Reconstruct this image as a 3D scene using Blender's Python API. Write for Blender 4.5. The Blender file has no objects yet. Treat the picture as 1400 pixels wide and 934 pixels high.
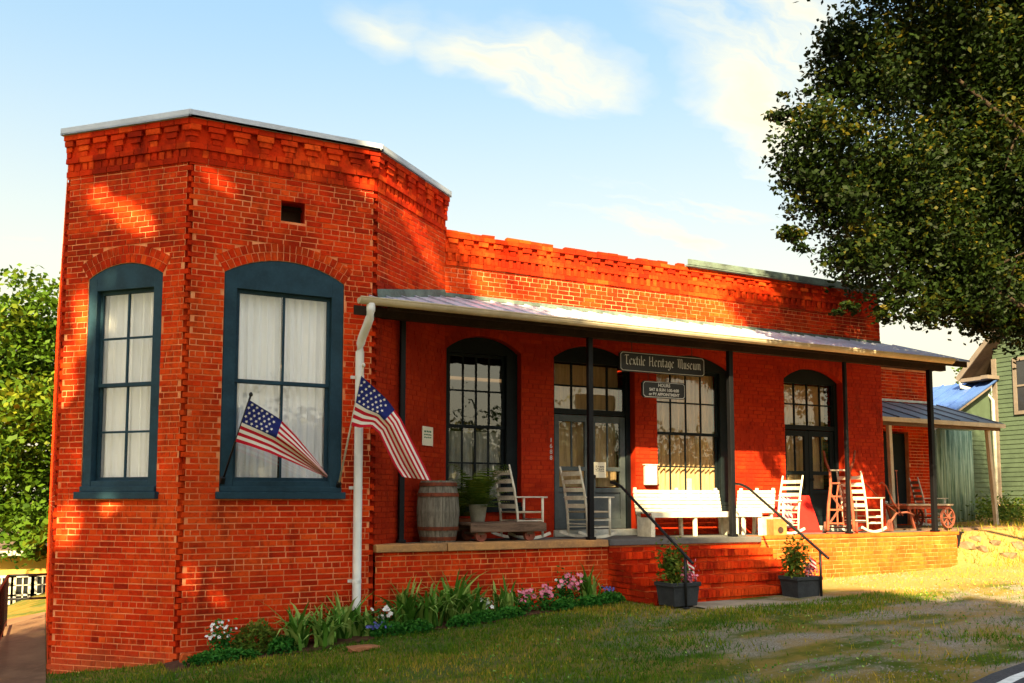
import bpy, bmesh, math, random
import numpy as np
from mathutils import Vector, Matrix
R = math.radians
scene = bpy.context.scene
col = scene.collection
random.seed(11)
rng = np.random.default_rng(7)

# ------------------------------------------------------------------ camera
CAM = Vector((-1.454, -11.605, 1.95))
FPX, CX, CY, PITCH, YAW = 1250.0, 700.0, 581.0, math.atan(104.0 / 1250.0), R(27.0)
cd = bpy.data.cameras.new('camera')
cam = bpy.data.objects.new('camera', cd)
col.objects.link(cam)
cam.location = CAM
cam.rotation_euler = (R(90) + PITCH, 0, -YAW)
cd.sensor_width = 36.0
cd.lens = 36.0 * FPX / 1400.0
cd.shift_y = (CY - 467.0) / 1400.0
cd.clip_start = 0.1
cd.clip_end = 3000
scene.camera = cam

# ------------------------------------------------------------------ light and sky
SUN_AZ, SUN_EL = R(38.0), R(35.0)          # azimuth measured from -Y towards -X
TO_SUN = Vector((-math.sin(SUN_AZ) * math.cos(SUN_EL), -math.cos(SUN_AZ) * math.cos(SUN_EL), math.sin(SUN_EL)))
sd = bpy.data.lights.new('sun', 'SUN')
sd.energy = 5.0
sd.angle = R(0.8)
sd.color = (1.0, 0.78, 0.40)
sun = bpy.data.objects.new('sun', sd)
col.objects.link(sun)
sun.rotation_euler = TO_SUN.to_track_quat('Z', 'Y').to_euler()
sun.location = (-10, -20, 30)

world = bpy.data.worlds.new('World')
scene.world = world
world.use_nodes = True
scene.view_settings.view_transform = 'Standard'
scene.view_settings.look = 'None'
scene.view_settings.exposure = 2.3
scene.view_settings.gamma = 1.0
scene.view_settings.use_curve_mapping = False
scene.cycles.max_bounces = 8
scene.cycles.transparent_max_bounces = 16
scene.cycles.use_denoising = True
scene.cycles.sample_clamp_indirect = 6.0


class NT:
    """small helper round a node tree"""
    def __init__(s, tree):
        s.t = tree
        tree.nodes.clear()

    def n(s, kind, **kw):
        nd = s.t.nodes.new(kind)
        ins = kw.pop('ins', {})
        for k, v in kw.items():
            setattr(nd, k, v)
        for k, v in ins.items():
            s.put(nd.inputs[k], v)
        return nd

    def put(s, sock, v):
        if isinstance(v, bpy.types.NodeSocket):
            s.t.links.new(v, sock)
        else:
            if isinstance(v, (tuple, list)) and len(v) == 3 and sock.type == 'RGBA':
                v = (*v, 1.0)
            sock.default_value = v

    def math(s, op, a, b=None, c=None, clamp=False):
        nd = s.n('ShaderNodeMath', operation=op, use_clamp=clamp)
        s.put(nd.inputs[0], a)
        if b is not None:
            s.put(nd.inputs[1], b)
        if c is not None:
            s.put(nd.inputs[2], c)
        return nd.outputs[0]

    def mix(s, f, a, b, blend='MIX'):
        nd = s.n('ShaderNodeMix', data_type='RGBA', blend_type=blend)
        s.put(nd.inputs[0], f)
        s.put(nd.inputs[6], a)
        s.put(nd.inputs[7], b)
        return nd.outputs[2]

    def noise(s, vec, scale, detail=3.0, rough=0.55, dist=0.0):
        nd = s.n('ShaderNodeTexNoise')
        if vec is not None:
            s.put(nd.inputs['Vector'], vec)
        nd.inputs['Scale'].default_value = scale
        nd.inputs['Detail'].default_value = detail
        nd.inputs['Roughness'].default_value = rough
        nd.inputs['Distortion'].default_value = dist
        return nd.outputs['Fac']

    def ramp(s, f, lo, hi):
        nd = s.n('ShaderNodeMapRange', interpolation_type='SMOOTHSTEP')
        s.put(nd.inputs[0], f)
        nd.inputs[1].default_value = lo
        nd.inputs[2].default_value = hi
        return nd.outputs[0]

    def mapping(s, vec, loc=(0, 0, 0), rot=(0, 0, 0), scale=(1, 1, 1), kind='POINT'):
        nd = s.n('ShaderNodeMapping', vector_type=kind)
        s.put(nd.inputs[0], vec)
        nd.inputs[1].default_value = loc
        nd.inputs[2].default_value = rot
        nd.inputs[3].default_value = scale
        return nd.outputs[0]


def ray(px, py):
    f = Vector((math.sin(YAW), math.cos(YAW), 0))
    r = Vector((math.cos(YAW), -math.sin(YAW), 0))
    F = f * math.cos(PITCH) + Vector((0, 0, math.sin(PITCH)))
    U = Vector((0, 0, math.cos(PITCH))) - f * math.sin(PITCH)
    return F + r * ((px - CX) / FPX) - U * ((py - CY) / FPX)


def on_y(px, py, y):
    """point of the photograph's pixel on the plane y = const"""
    r = ray(px, py)
    return CAM + r * ((y - CAM.y) / r.y)


def at_depth(px, py, d):
    return CAM + ray(px, py) * d


def build_sky():
    w = NT(world.node_tree)
    sky = w.n('ShaderNodeTexSky', sky_type='NISHITA')
    sky.sun_disc = False
    sky.sun_elevation = SUN_EL
    sky.sun_rotation = math.atan2(TO_SUN.x, TO_SUN.y)
    sky.air_density = 1.0
    sky.dust_density = 8.0
    sky.ozone_density = 1.0
    tc = w.n('ShaderNodeTexCoord').outputs['Generated']
    sep = w.n('ShaderNodeSeparateXYZ', ins={0: tc})
    dz = w.math('ADD', w.math('MAXIMUM', sep.outputs[2], 0.0), 0.22)
    comb = w.n('ShaderNodeCombineXYZ', ins={0: w.math('DIVIDE', sep.outputs[0], dz), 1: w.math('DIVIDE', sep.outputs[1], dz)})
    pl = comb.outputs[0]

    def plane(px, py):
        d = ray(px, py).normalized()
        return Vector((d.x / (max(d.z, 0) + 0.22), d.y / (max(d.z, 0) + 0.22)))

    warp = w.n('ShaderNodeTexNoise', ins={'Vector': pl, 'Scale': 2.2, 'Detail': 5.0, 'Roughness': 0.6})
    wv = w.n('ShaderNodeVectorMath', operation='MULTIPLY_ADD')
    w.put(wv.inputs[0], warp.outputs['Color'])
    wv.inputs[1].default_value = (0.34, 0.34, 0)
    w.put(wv.inputs[2], pl)
    wv = wv.outputs[0]
    total = None
    # cirrus streaks and the billow beside the tree, each an ellipse on the cloud deck
    for (a, b, width, amt) in [((540, 60), (890, 165), 0.10, 1.5), ((430, 10), (600, 90), 0.08, 0.8),
                               ((900, 100), (1180, 30), 0.55, 1.5), ((600, 330), (1180, 330), 0.40, 1.0),
                               ((-150, 330), (180, 290), 0.5, 0.8), ((760, 240), (1000, 280), 0.14, 0.5)]:
        pa, pb = plane(*a), plane(*b)
        c = (pa + pb) / 2 + Vector((0.17, 0.17))
        d = pb - pa
        ang = math.atan2(d.y, d.x)
        q = w.mapping(wv, loc=(-c.x, -c.y, 0))
        q = w.mapping(q, rot=(0, 0, -ang), scale=(1, 1, 1))
        q = w.mapping(q, scale=(2 / d.length, 1 / width, 0))
        ln = w.n('ShaderNodeVectorMath', operation='LENGTH', ins={0: q}).outputs['Value']
        m = w.math('MULTIPLY', w.math('SUBTRACT', 1.0, w.ramp(ln, 0.05, 1.25)), amt)
        total = m if total is None else w.math('MAXIMUM', total, m)
    streak = w.noise(w.mapping(wv, rot=(0, 0, R(-35)), scale=(1.2, 4.5, 1)), 1.6, 6, 0.62)
    wide = w.ramp(w.noise(pl, 0.9, 4, 0.6), 0.50, 0.78)
    fac = w.math('ADD', w.math('MULTIPLY', total, w.ramp(streak, 0.18, 0.78)), w.math('MULTIPLY', wide, 0.28), clamp=True)
    fac = w.math('MULTIPLY', fac, 0.9)
    low = w.math('SUBTRACT', 1.0, w.ramp(sep.outputs[2], 0.02, 0.53))
    fac = w.math('MAXIMUM', fac, w.math('MULTIPLY', low, 0.92))
    thin = w.n('ShaderNodeBackground', ins={'Color': (0.40, 0.76, 0.95), 'Strength': 0.245})
    base0 = w.n('ShaderNodeBackground', ins={'Color': sky.outputs[0], 'Strength': 0.074})
    base = w.n('ShaderNodeMixShader', ins={0: w.math('ADD', 0.45, w.math('MULTIPLY', low, 0.3)), 1: base0.outputs[0], 2: thin.outputs[0]})
    cl = w.n('ShaderNodeBackground', ins={'Color': (1.0, 0.87, 0.56), 'Strength': 0.28})
    mx = w.n('ShaderNodeMixShader', ins={0: fac, 1: base.outputs[0], 2: cl.outputs[0]})
    out = w.n('ShaderNodeOutputWorld')
    w.t.links.new(mx.outputs[0], out.inputs[0])


build_sky()

# ------------------------------------------------------------------ materials
M = {}


def mat(name, color, rough=0.7, var=0.25, scale=6.0, dark=None, bump=0.0, bscale=40.0, metal=0.0, spec=0.12, grain=None, obj=False):
    m = bpy.data.materials.new(name)
    m.use_nodes = True
    t = NT(m.node_tree)
    tc = t.n('ShaderNodeTexCoord').outputs['Object']
    if grain:
        tc = t.mapping(tc, scale=grain)
    f = t.ramp(t.noise(tc, scale, 5, 0.6), 0.3, 0.72)
    dk = dark if dark else tuple(c * (1 - var) for c in color)
    c = t.mix(f, dk, color)
    f2 = t.noise(tc, scale * 7, 3, 0.6)
    c = t.mix(t.math('MULTIPLY', t.ramp(f2, 0.45, 0.8), var), c, tuple(min(1, x * 1.25 + 0.01) for x in color))
    p = t.n('ShaderNodeBsdfPrincipled', ins={'Base Color': c, 'Roughness': rough, 'Metallic': metal, 'Specular IOR Level': spec})
    if bump:
        b = t.n('ShaderNodeBump', ins={'Height': t.noise(tc, bscale, 4, 0.6), 'Strength': bump, 'Distance': 0.02})
        t.put(p.inputs['Normal'], b.outputs[0])
    o = t.n('ShaderNodeOutputMaterial')
    t.put(o.inputs[0], p.outputs[0])
    M[name] = m
    return m


def brick_mat(name, dark, mid, light, stain, painted=0.0):
    m = bpy.data.materials.new(name)
    m.use_nodes = True
    t = NT(m.node_tree)
    tone = t.n('ShaderNodeAttribute', attribute_name='tone').outputs['Fac']
    geo = t.n('ShaderNodeNewGeometry').outputs['Position']
    r = t.n('ShaderNodeValToRGB')
    t.put(r.inputs[0], tone)
    e = r.color_ramp.elements
    e[0].position, e[0].color = 0.0, (*dark, 1)
    e[1].position, e[1].color = 1.0, (*light, 1)
    k = e.new(0.5)
    k.color = (*mid, 1)
    big = t.noise(geo, 1.1, 5, 0.62)
    c = t.mix(t.math('MULTIPLY', t.ramp(big, 0.47, 0.60), 0.72), r.outputs[0], stain)
    warm = t.noise(t.mapping(geo, loc=(7, 3, 1)), 0.8, 4, 0.6)
    c = t.mix(t.math('MULTIPLY', t.ramp(warm, 0.52, 0.66), 0.45), c, light)
    soot = t.noise(t.mapping(geo, loc=(2, 9, 4), scale=(1.6, 1.6, 0.5)), 2.6, 6, 0.7)
    c = t.mix(t.math('MULTIPLY', t.ramp(soot, 0.54, 0.68), 0.6), c, (dark[0] * 0.45, dark[1] * 0.7, dark[2] * 1.2))
    gsep = t.n('ShaderNodeSeparateXYZ', ins={0: geo})
    hgt = t.math('ADD', t.math('SUBTRACT', gsep.outputs[2], t.math('MULTIPLY', gsep.outputs[0], 0.085)), t.math('MULTIPLY', t.noise(geo, 5.0, 5, 0.7), -0.55))
    splash = t.math('SUBTRACT', 1.0, t.ramp(hgt, -0.45, 0.05))
    splash = t.math('MULTIPLY', splash, t.math('SUBTRACT', 1.0, t.ramp(gsep.outputs[0], 2.3, 3.2)))
    c = t.mix(t.math('MULTIPLY', splash, 0.5 * (1 - painted)), c, (0.36, 0.15, 0.06))
    fine = t.noise(geo, 55, 4, 0.65)
    c = t.mix(t.math('MULTIPLY', t.ramp(fine, 0.5, 0.85), 0.4), c, light)
    c = t.mix(t.math('MULTIPLY', t.ramp(t.noise(geo, 17, 5, 0.65), 0.50, 0.68), 0.5), c, dark)
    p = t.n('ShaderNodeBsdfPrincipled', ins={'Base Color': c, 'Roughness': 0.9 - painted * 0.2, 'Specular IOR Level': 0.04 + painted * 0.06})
    b = t.n('ShaderNodeBump', ins={'Height': t.noise(geo, 90, 4, 0.65), 'Strength': 0.35, 'Distance': 0.01})
    t.put(p.inputs['Normal'], b.outputs[0])
    o = t.n('ShaderNodeOutputMaterial')
    t.put(o.inputs[0], p.outputs[0])
    M[name] = m


def leaf_mat(name, a, b, c, trans=0.35, rough=0.55):
    """leaves: three colours picked by the per-leaf tone, some light passing through"""
    m = bpy.data.materials.new(name)
    m.use_nodes = True
    t = NT(m.node_tree)
    tone = t.n('ShaderNodeAttribute', attribute_name='tone').outputs['Fac']
    r = t.n('ShaderNodeValToRGB')
    t.put(r.inputs[0], tone)
    e = r.color_ramp.elements
    e[0].position, e[0].color = 0.0, (*a, 1)
    e[1].position, e[1].color = 1.0, (*c, 1)
    k = e.new(0.55)
    k.color = (*b, 1)
    p = t.n('ShaderNodeBsdfPrincipled', ins={'Base Color': r.outputs[0], 'Roughness': rough, 'Specular IOR Level': 0.10})
    tr = t.n('ShaderNodeBsdfTranslucent', ins={'Color': r.outputs[0]})
    mx = t.n('ShaderNodeMixShader', ins={0: trans, 1: p.outputs[0], 2: tr.outputs[0]})
    o = t.n('ShaderNodeOutputMaterial')
    t.put(o.inputs[0], mx.outputs[0])
    M[name] = m


def glass_mat():
    m = bpy.data.materials.new('window_glass')
    m.use_nodes = True
    t = NT(m.node_tree)
    tc = t.n('ShaderNodeTexCoord').outputs['Object']
    b = t.n('ShaderNodeBump', ins={'Height': t.noise(tc, 3.0, 2, 0.5), 'Strength': 0.12, 'Distance': 0.02})
    # a thin pane reflects alike from both sides
    bf = t.n('ShaderNodeNewGeometry').outputs['Backfacing']
    ior = t.math('ADD', 1.55, t.math('MULTIPLY', bf, 1 / 1.55 - 1.55))
    fr = t.n('ShaderNodeFresnel', ins={'IOR': ior, 'Normal': b.outputs[0]})
    f = t.math('ADD', t.math('MULTIPLY', fr.outputs[0], 1.6), 0.06, clamp=True)
    tr = t.n('ShaderNodeBsdfTransparent', ins={'Color': (0.97, 0.98, 0.97)})
    gl = t.n('ShaderNodeBsdfGlossy', ins={'Color': (1, 1, 1), 'Roughness': 0.015, 'Normal': b.outputs[0]})
    mx = t.n('ShaderNodeMixShader', ins={0: f, 1: tr.outputs[0], 2: gl.outputs[0]})
    o = t.n('ShaderNodeOutputMaterial')
    t.put(o.inputs[0], mx.outputs[0])
    M['glass'] = m


brick_mat('brick', (0.26, 0.013, 0.004), (0.62, 0.032, 0.005), (0.78, 0.090, 0.012), (0.19, 0.012, 0.004))
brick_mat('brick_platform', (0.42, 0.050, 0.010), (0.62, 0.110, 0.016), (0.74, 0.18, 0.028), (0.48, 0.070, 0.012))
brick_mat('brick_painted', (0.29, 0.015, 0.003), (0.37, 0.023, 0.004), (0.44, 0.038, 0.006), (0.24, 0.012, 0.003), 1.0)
mat('mortar', (0.88, 0.37, 0.17), 0.9, 0.4, 2.2, dark=(0.62, 0.13, 0.04), bump=0.3)
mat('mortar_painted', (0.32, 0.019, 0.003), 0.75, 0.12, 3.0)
mat('mortar_red', (0.76, 0.32, 0.11), 0.9, 0.3, 3.0, dark=(0.56, 0.13, 0.04))
mat('frame_blue', (0.018, 0.054, 0.084), 0.55, 0.35, 4.0, bump=0.08, spec=0.15)
mat('frame_dark', (0.005, 0.010, 0.013), 0.55, 0.3, 4.0, spec=0.15)
mat('door_grey', (0.085, 0.105, 0.115), 0.55, 0.3, 4.0)
mat('post_black', (0.0045, 0.005, 0.007), 0.5, 0.3, 5.0, spec=0.2)
mat('iron', (0.006, 0.006, 0.007), 0.5, 0.3, 8.0, spec=0.4)
mat('white_paint', (0.70, 0.67, 0.57), 0.6, 0.22, 9.0, dark=(0.50, 0.46, 0.37))
mat('pipe_white', (0.80, 0.80, 0.78), 0.4, 0.12, 3.0)
mat('gutter_cream', (0.60, 0.52, 0.38), 0.55, 0.25, 2.5, dark=(0.44, 0.37, 0.26))
mat('cap_metal', (0.52, 0.56, 0.62), 0.42, 0.2, 1.6, metal=0.3, dark=(0.40, 0.43, 0.47))
mat('cap_green', (0.16, 0.22, 0.19), 0.6, 0.4, 4.0, dark=(0.08, 0.10, 0.09))
mat('roof_metal', (0.54, 0.57, 0.68), 0.42, 0.25, 2.0, metal=0.0, dark=(0.38, 0.40, 0.48), spec=0.4)
mat('roof_grey', (0.17, 0.17, 0.19), 0.5, 0.3, 2.0, spec=0.3)
mat('ceiling_wood', (0.035, 0.020, 0.013), 0.8, 0.4, 3.0)
mat('curtain', (0.93, 0.93, 0.95), 0.9, 0.05, 3.0)
mat('curtain_tan', (0.62, 0.42, 0.22), 0.9, 0.3, 4.0, grain=(6, 1, 0.6))
mat('curtain_grey', (0.34, 0.34, 0.31), 0.9, 0.25, 4.0, grain=(6, 1, 0.6))
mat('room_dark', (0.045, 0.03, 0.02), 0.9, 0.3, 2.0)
mat('coping_stone', (0.52, 0.27, 0.10), 0.85, 0.5, 4.0, dark=(0.30, 0.17, 0.085), bump=0.5)
mat('floor_slab', (0.12, 0.12, 0.12), 0.85, 0.35, 2.5, bump=0.2)
mat('concrete', (0.34, 0.28, 0.21), 0.9, 0.35, 3.0, bump=0.3)
mat('path_concrete', (0.19, 0.115, 0.065), 0.9, 0.35, 1.2, dark=(0.12, 0.07, 0.04), bump=0.3)
mat('barrel_wood', (0.22, 0.20, 0.16), 0.8, 0.5, 6.0, dark=(0.085, 0.075, 0.06), grain=(5, 5, 0.5), bump=0.4)
mat('barrel_hoop', (0.20, 0.05, 0.022), 0.7, 0.4, 12.0, dark=(0.09, 0.03, 0.02), metal=0.2)
mat('weathered_wood', (0.20, 0.13, 0.09), 0.85, 0.5, 5.0, dark=(0.085, 0.055, 0.04), grain=(0.5, 5, 5), bump=0.4)
mat('pale_wood', (0.55, 0.46, 0.33), 0.8, 0.35, 5.0, grain=(0.5, 5, 5))
mat('rust_wood', (0.34, 0.085, 0.04), 0.75, 0.5, 8.0, dark=(0.17, 0.045, 0.03))
mat('rust_iron', (0.30, 0.09, 0.06), 0.7, 0.5, 10.0, dark=(0.12, 0.045, 0.03), metal=0.2)
mat('orange_wood', (0.42, 0.19, 0.06), 0.75, 0.35, 5.0)
mat('red_board', (0.62, 0.025, 0.02), 0.6, 0.15, 4.0)
mat('sign_black', (0.010, 0.010, 0.012), 0.4, 0.2, 5.0, spec=0.4)
mat('sign_white', (0.60, 0.60, 0.57), 0.6, 0.15, 5.0)
mat('paper', (0.78, 0.74, 0.60), 0.8, 0.1, 6.0)
mat('ink_green', (0.10, 0.22, 0.14), 0.8, 0.1, 6.0)
mat('planter_grey', (0.045, 0.050, 0.054), 0.8, 0.35, 6.0, bump=0.3)
mat('tin', (0.50, 0.51, 0.46), 0.5, 0.35, 6.0, metal=0.2)
mat('clay', (0.34, 0.10, 0.045), 0.85, 0.3, 6.0)
mat('asphalt', (0.075, 0.075, 0.082), 0.9, 0.35, 30.0, bump=0.5, bscale=120)
mat('line_white', (0.72, 0.71, 0.68), 0.8, 0.25, 14.0)
mat('stone', (0.22, 0.15, 0.09), 0.9, 0.45, 5.0, bump=0.6, bscale=12)
mat('red_stone', (0.42, 0.17, 0.08), 0.9, 0.35, 5.0, bump=0.6, bscale=12)
mat('gravel', (0.26, 0.22, 0.18), 0.9, 0.4, 9.0)
mat('bark', (0.05, 0.034, 0.022), 0.9, 0.5, 6.0, dark=(0.02, 0.014, 0.010), grain=(4, 4, 0.7), bump=0.8, bscale=14)
mat('mulch', (0.12, 0.055, 0.030), 0.95, 0.5, 14.0, dark=(0.05, 0.025, 0.015), bump=0.8, bscale=30)
mat('siding_green', (0.062, 0.092, 0.062), 0.65, 0.2, 3.0)
mat('trim_tan', (0.17, 0.14, 0.12), 0.65, 0.25, 3.0)
mat('roof_blue', (0.075, 0.15, 0.42), 0.42, 0.25, 1.5, metal=0.2)
mat('roof_brown', (0.12, 0.085, 0.065), 0.85, 0.35, 4.0)
mat('sheet_green', (0.52, 0.66, 0.48), 0.45, 0.45, 2.2, dark=(0.06, 0.15, 0.10), metal=0.0, grain=(9, 9, 0.35))
mat('yellow_wall', (0.72, 0.46, 0.10), 0.8, 0.2, 2.0)
mat('window_dark', (0.02, 0.022, 0.028), 0.15, 0.2, 2.0, spec=0.6)
mat('flag_red', (0.52, 0.012, 0.028), 0.8, 0.12, 5.0)
mat('flag_white', (0.80, 0.76, 0.70), 0.8, 0.08, 5.0)
mat('flag_blue', (0.018, 0.025, 0.16), 0.8, 0.12, 5.0)
mat('pink_petal', (0.80, 0.25, 0.36), 0.7, 0.3, 9.0)
mat('white_petal', (0.82, 0.80, 0.76), 0.7, 0.1, 9.0)
mat('blue_petal', (0.16, 0.17, 0.55), 0.7, 0.3, 9.0)
mat('quilt', (0.70, 0.50, 0.48), 0.85, 0.5, 11.0, dark=(0.62, 0.14, 0.22))
leaf_mat('leaf_tree', (0.009, 0.019, 0.004), (0.016, 0.034, 0.004), (0.12, 0.10, 0.007), 0.22)
leaf_mat('leaf_maple', (0.005, 0.010, 0.002), (0.012, 0.025, 0.003), (0.13, 0.095, 0.006), 0.2)
leaf_mat('leaf_bright', (0.022, 0.060, 0.005), (0.065, 0.125, 0.008), (0.20, 0.22, 0.015), 0.3)
leaf_mat('leaf_iris', (0.035, 0.12, 0.014), (0.10, 0.26, 0.028), (0.36, 0.50, 0.12), 0.25)
leaf_mat('leaf_shrub', (0.012, 0.075, 0.012), (0.028, 0.15, 0.018), (0.09, 0.27, 0.035), 0.2)
leaf_mat('leaf_fern', (0.05, 0.10, 0.012), (0.10, 0.17, 0.02), (0.22, 0.24, 0.035), 0.3)
leaf_mat('grass', (0.035, 0.110, 0.006), (0.11, 0.185, 0.009), (0.46, 0.30, 0.04), 0.25, 0.7)
glass_mat()

# ------------------------------------------------------------------ mesh helpers


class MB:
    """collects shapes; build() links them as one mesh object"""
    def __init__(s):
        s.v, s.f, s.tone, s.mi = [], [], [], []

    def add(s, vs, fs, tone=0.5, mi=0):
        o = len(s.v)
        s.v += [tuple(p) for p in vs]
        for q in fs:
            s.f.append(tuple(i + o for i in q))
            s.tone.append(tone)
            s.mi.append(mi)

    def box(s, lo, hi, mtx=None, tone=0.5, mi=0, jit=0.0):
        x0, y0, z0 = lo
        x1, y1, z1 = hi
        vs = [Vector(p) for p in ((x0, y0, z0), (x1, y0, z0), (x1, y1, z0), (x0, y1, z0), (x0, y0, z1), (x1, y0, z1), (x1, y1, z1), (x0, y1, z1))]
        if jit:
            vs = [p + Vector((random.uniform(-jit, jit), random.uniform(-jit, jit), random.uniform(-jit, jit))) for p in vs]
        if mtx is not None:
            vs = [mtx @ p for p in vs]
        s.add(vs, ((0, 3, 2, 1), (4, 5, 6, 7), (0, 1, 5, 4), (1, 2, 6, 5), (2, 3, 7, 6), (3, 0, 4, 7)), tone, mi)

    def bar(s, a, b, w, h=None, tone=0.5, up=Vector((0, 0, 1)), mi=0, taper=1.0):
        """rectangular bar from a to b"""
        a, b = Vector(a), Vector(b)
        h = w if h is None else h
        d = (b - a).normalized()
        if abs(d.dot(up)) > 0.98:
            up = Vector((0, 1, 0))
        sx = d.cross(up).normalized()
        sy = sx.cross(d).normalized()
        vs = []
        for p, k in ((a, 1.0), (b, taper)):
            for i, j in ((-1, -1), (1, -1), (1, 1), (-1, 1)):
                vs.append(p + sx * (i * w * k / 2) + sy * (j * h * k / 2))
        s.add(vs, ((3, 2, 1, 0), (4, 5, 6, 7), (0, 1, 5, 4), (1, 2, 6, 5), (2, 3, 7, 6), (3, 0, 4, 7)), tone, mi)

    def tube(s, pts, rad, seg=8, tone=0.5, caps=True):
        pts = [Vector(p) for p in pts]
        rads = rad if isinstance(rad, (list, tuple)) else [rad] * len(pts)
        vs, fs = [], []
        ref = Vector((0, 0, 1))
        for i, p in enumerate(pts):
            d = (pts[min(i + 1, len(pts) - 1)] - pts[max(i - 1, 0)]).normalized()
            rf = ref if abs(d.dot(ref)) < 0.95 else Vector((1, 0, 0))
            a = d.cross(rf).normalized()
            b = a.cross(d).normalized()
            for k in range(seg):
                t = 2 * math.pi * k / seg
                vs.append(p + (a * math.cos(t) + b * math.sin(t)) * rads[i])
        for i in range(len(pts) - 1):
            for k in range(seg):
                k2 = (k + 1) % seg
                fs.append((i * seg + k, i * seg + k2, (i + 1) * seg + k2, (i + 1) * seg + k))
        if caps:
            fs.append(tuple(range(seg - 1, -1, -1)))
            fs.append(tuple((len(pts) - 1) * seg + k for k in range(seg)))
        s.add(vs, fs, tone)

    def lathe(s, prof, seg=20, c=(0, 0, 0), axis='z', tone=0.5, caps=True):
        vs, fs = [], []
        c = Vector(c)
        for (r, z) in prof:
            for k in range(seg):
                t = 2 * math.pi * k / seg
                p = (r * math.cos(t), r * math.sin(t), z)
                if axis == 'y':
                    p = (p[0], p[2], p[1])
                if axis == 'x':
                    p = (p[2], p[0], p[1])
                vs.append(c + Vector(p))
        n = len(prof)
        for i in range(n - 1):
            for k in range(seg):
                k2 = (k + 1) % seg
                fs.append((i * seg + k, i * seg + k2, (i + 1) * seg + k2, (i + 1) * seg + k))
        if caps:
            fs.append(tuple(range(seg - 1, -1, -1)))
            fs.append(tuple((n - 1) * seg + k for k in range(seg)))
        s.add(vs, fs, tone)

    def quad(s, a, b, c, d, tone=0.5, mi=0):
        s.add((a, b, c, d), ((0, 1, 2, 3),), tone, mi)

    def build(s, name, m, parent=None, smooth=False, stuff=False):
        me = bpy.data.meshes.new(name)
        me.from_pydata(s.v, [], s.f)
        for k in (m if isinstance(m, (list, tuple)) else [m]):
            me.materials.append(M[k])
        at = me.attributes.new('tone', 'FLOAT', 'FACE')
        at.data.foreach_set('value', s.tone)
        if any(s.mi):
            me.polygons.foreach_set('material_index', s.mi)
        if smooth:
            me.polygons.foreach_set('use_smooth', [True] * len(me.polygons))
        me.update()
        o = bpy.data.objects.new(name, me)
        col.objects.link(o)
        o.parent = parent
        if stuff:
            o['kind'] = 'stuff'
        return o


def soft_edges(o, w=0.006, seg=2):
    b = o.modifiers.new('edge', 'BEVEL')
    b.width = w
    b.segments = seg
    b.limit_method = 'ANGLE'
    return o


def thing(name, label, cat, loc=(0, 0, 0), rz=0.0, group=None):
    o = bpy.data.objects.new(name, None)
    o.empty_display_size = 0.2
    col.objects.link(o)
    o.location = loc
    o.rotation_euler = (0, 0, rz)
    return tag(o, label, cat, group)


def tag(o, label, cat, group=None):
    o['label'] = label
    o['category'] = cat
    if group:
        o['group'] = group
    return o


def structure(o):
    o['kind'] = 'structure'
    return o


def copy_thing(src, loc, rz, label, scale=None):
    def cp(o, par):
        c = o.copy()
        col.objects.link(c)
        c.parent = par
        for ch in o.children:
            cp(ch, c)
        return c
    r = cp(src, None)
    r.location = loc
    r.rotation_euler = (0, 0, rz)
    if scale:
        r.scale = (scale,) * 3
    r['label'] = label
    return r


def np_mesh(name, verts, nper, m, parent=None, tones=None, stuff=False, faces=None):
    """many separate little polygons of nper corners each, from a numpy array"""
    n = len(verts) // nper
    me = bpy.data.meshes.new(name)
    me.vertices.add(len(verts))
    me.vertices.foreach_set('co', np.asarray(verts, dtype=np.float32).ravel())
    me.loops.add(n * nper)
    me.loops.foreach_set('vertex_index', np.arange(n * nper, dtype=np.int32))
    me.polygons.add(n)
    me.polygons.foreach_set('loop_start', np.arange(0, n * nper, nper, dtype=np.int32))
    me.update(calc_edges=True)
    me.materials.append(M[m])
    at = me.attributes.new('tone', 'FLOAT', 'FACE')
    at.data.foreach_set('value', np.asarray(tones if tones is not None else rng.random(n), dtype=np.float32))
    o = bpy.data.objects.new(name, me)
    col.objects.link(o)
    o.parent = parent
    if stuff:
        o['kind'] = 'stuff'
    return o


def leaf_quads(c, length, width, up_bias=0.3):
    """pointed leaves: one rhombus per centre"""
    n = len(c)
    a = rng.normal(size=(n, 3))
    a[:, 2] *= 0.7
    a /= np.linalg.norm(a, axis=1)[:, None]
    nb = rng.normal(size=(n, 3)) + np.array([0, 0, up_bias * 2])
    b = np.cross(nb, a)
    b /= np.linalg.norm(b, axis=1)[:, None] + 1e-9
    L = (length * rng.uniform(0.7, 1.3, n))[:, None]
    W = (width * rng.uniform(0.7, 1.3, n))[:, None]
    v = np.empty((n, 4, 3))
    v[:, 0] = c - a * L / 2
    v[:, 1] = c + b * W / 2 - a * L * 0.05
    v[:, 2] = c + a * L / 2
    v[:, 3] = c - b * W / 2 - a * L * 0.05
    return v.reshape(-1, 3)


# ------------------------------------------------------------------ ground
_gx = [-400, -14, -6, -1.34, 0, 2.4, 6, 9, 13.8, 20, 400]
_gz = [-0.9, -0.7, -0.45, -0.20, 0.05, 0.25, 0.52, 0.59, 0.73, 1.0, 1.3]
_rz = [-0.5, -0.30, -0.05, 0.05, 0.1, 0.2, 0.40, 0.52, 0.68, 0.9, 1.3]
ROAD_S = 0.235


def road_y(x):
    return -6.36 + ROAD_S * (x - 5.5)


def sstep(v, a, b):
    t = np.clip((v - a) / (b - a), 0, 1)
    return t * t * (3 - 2 * t)


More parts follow.
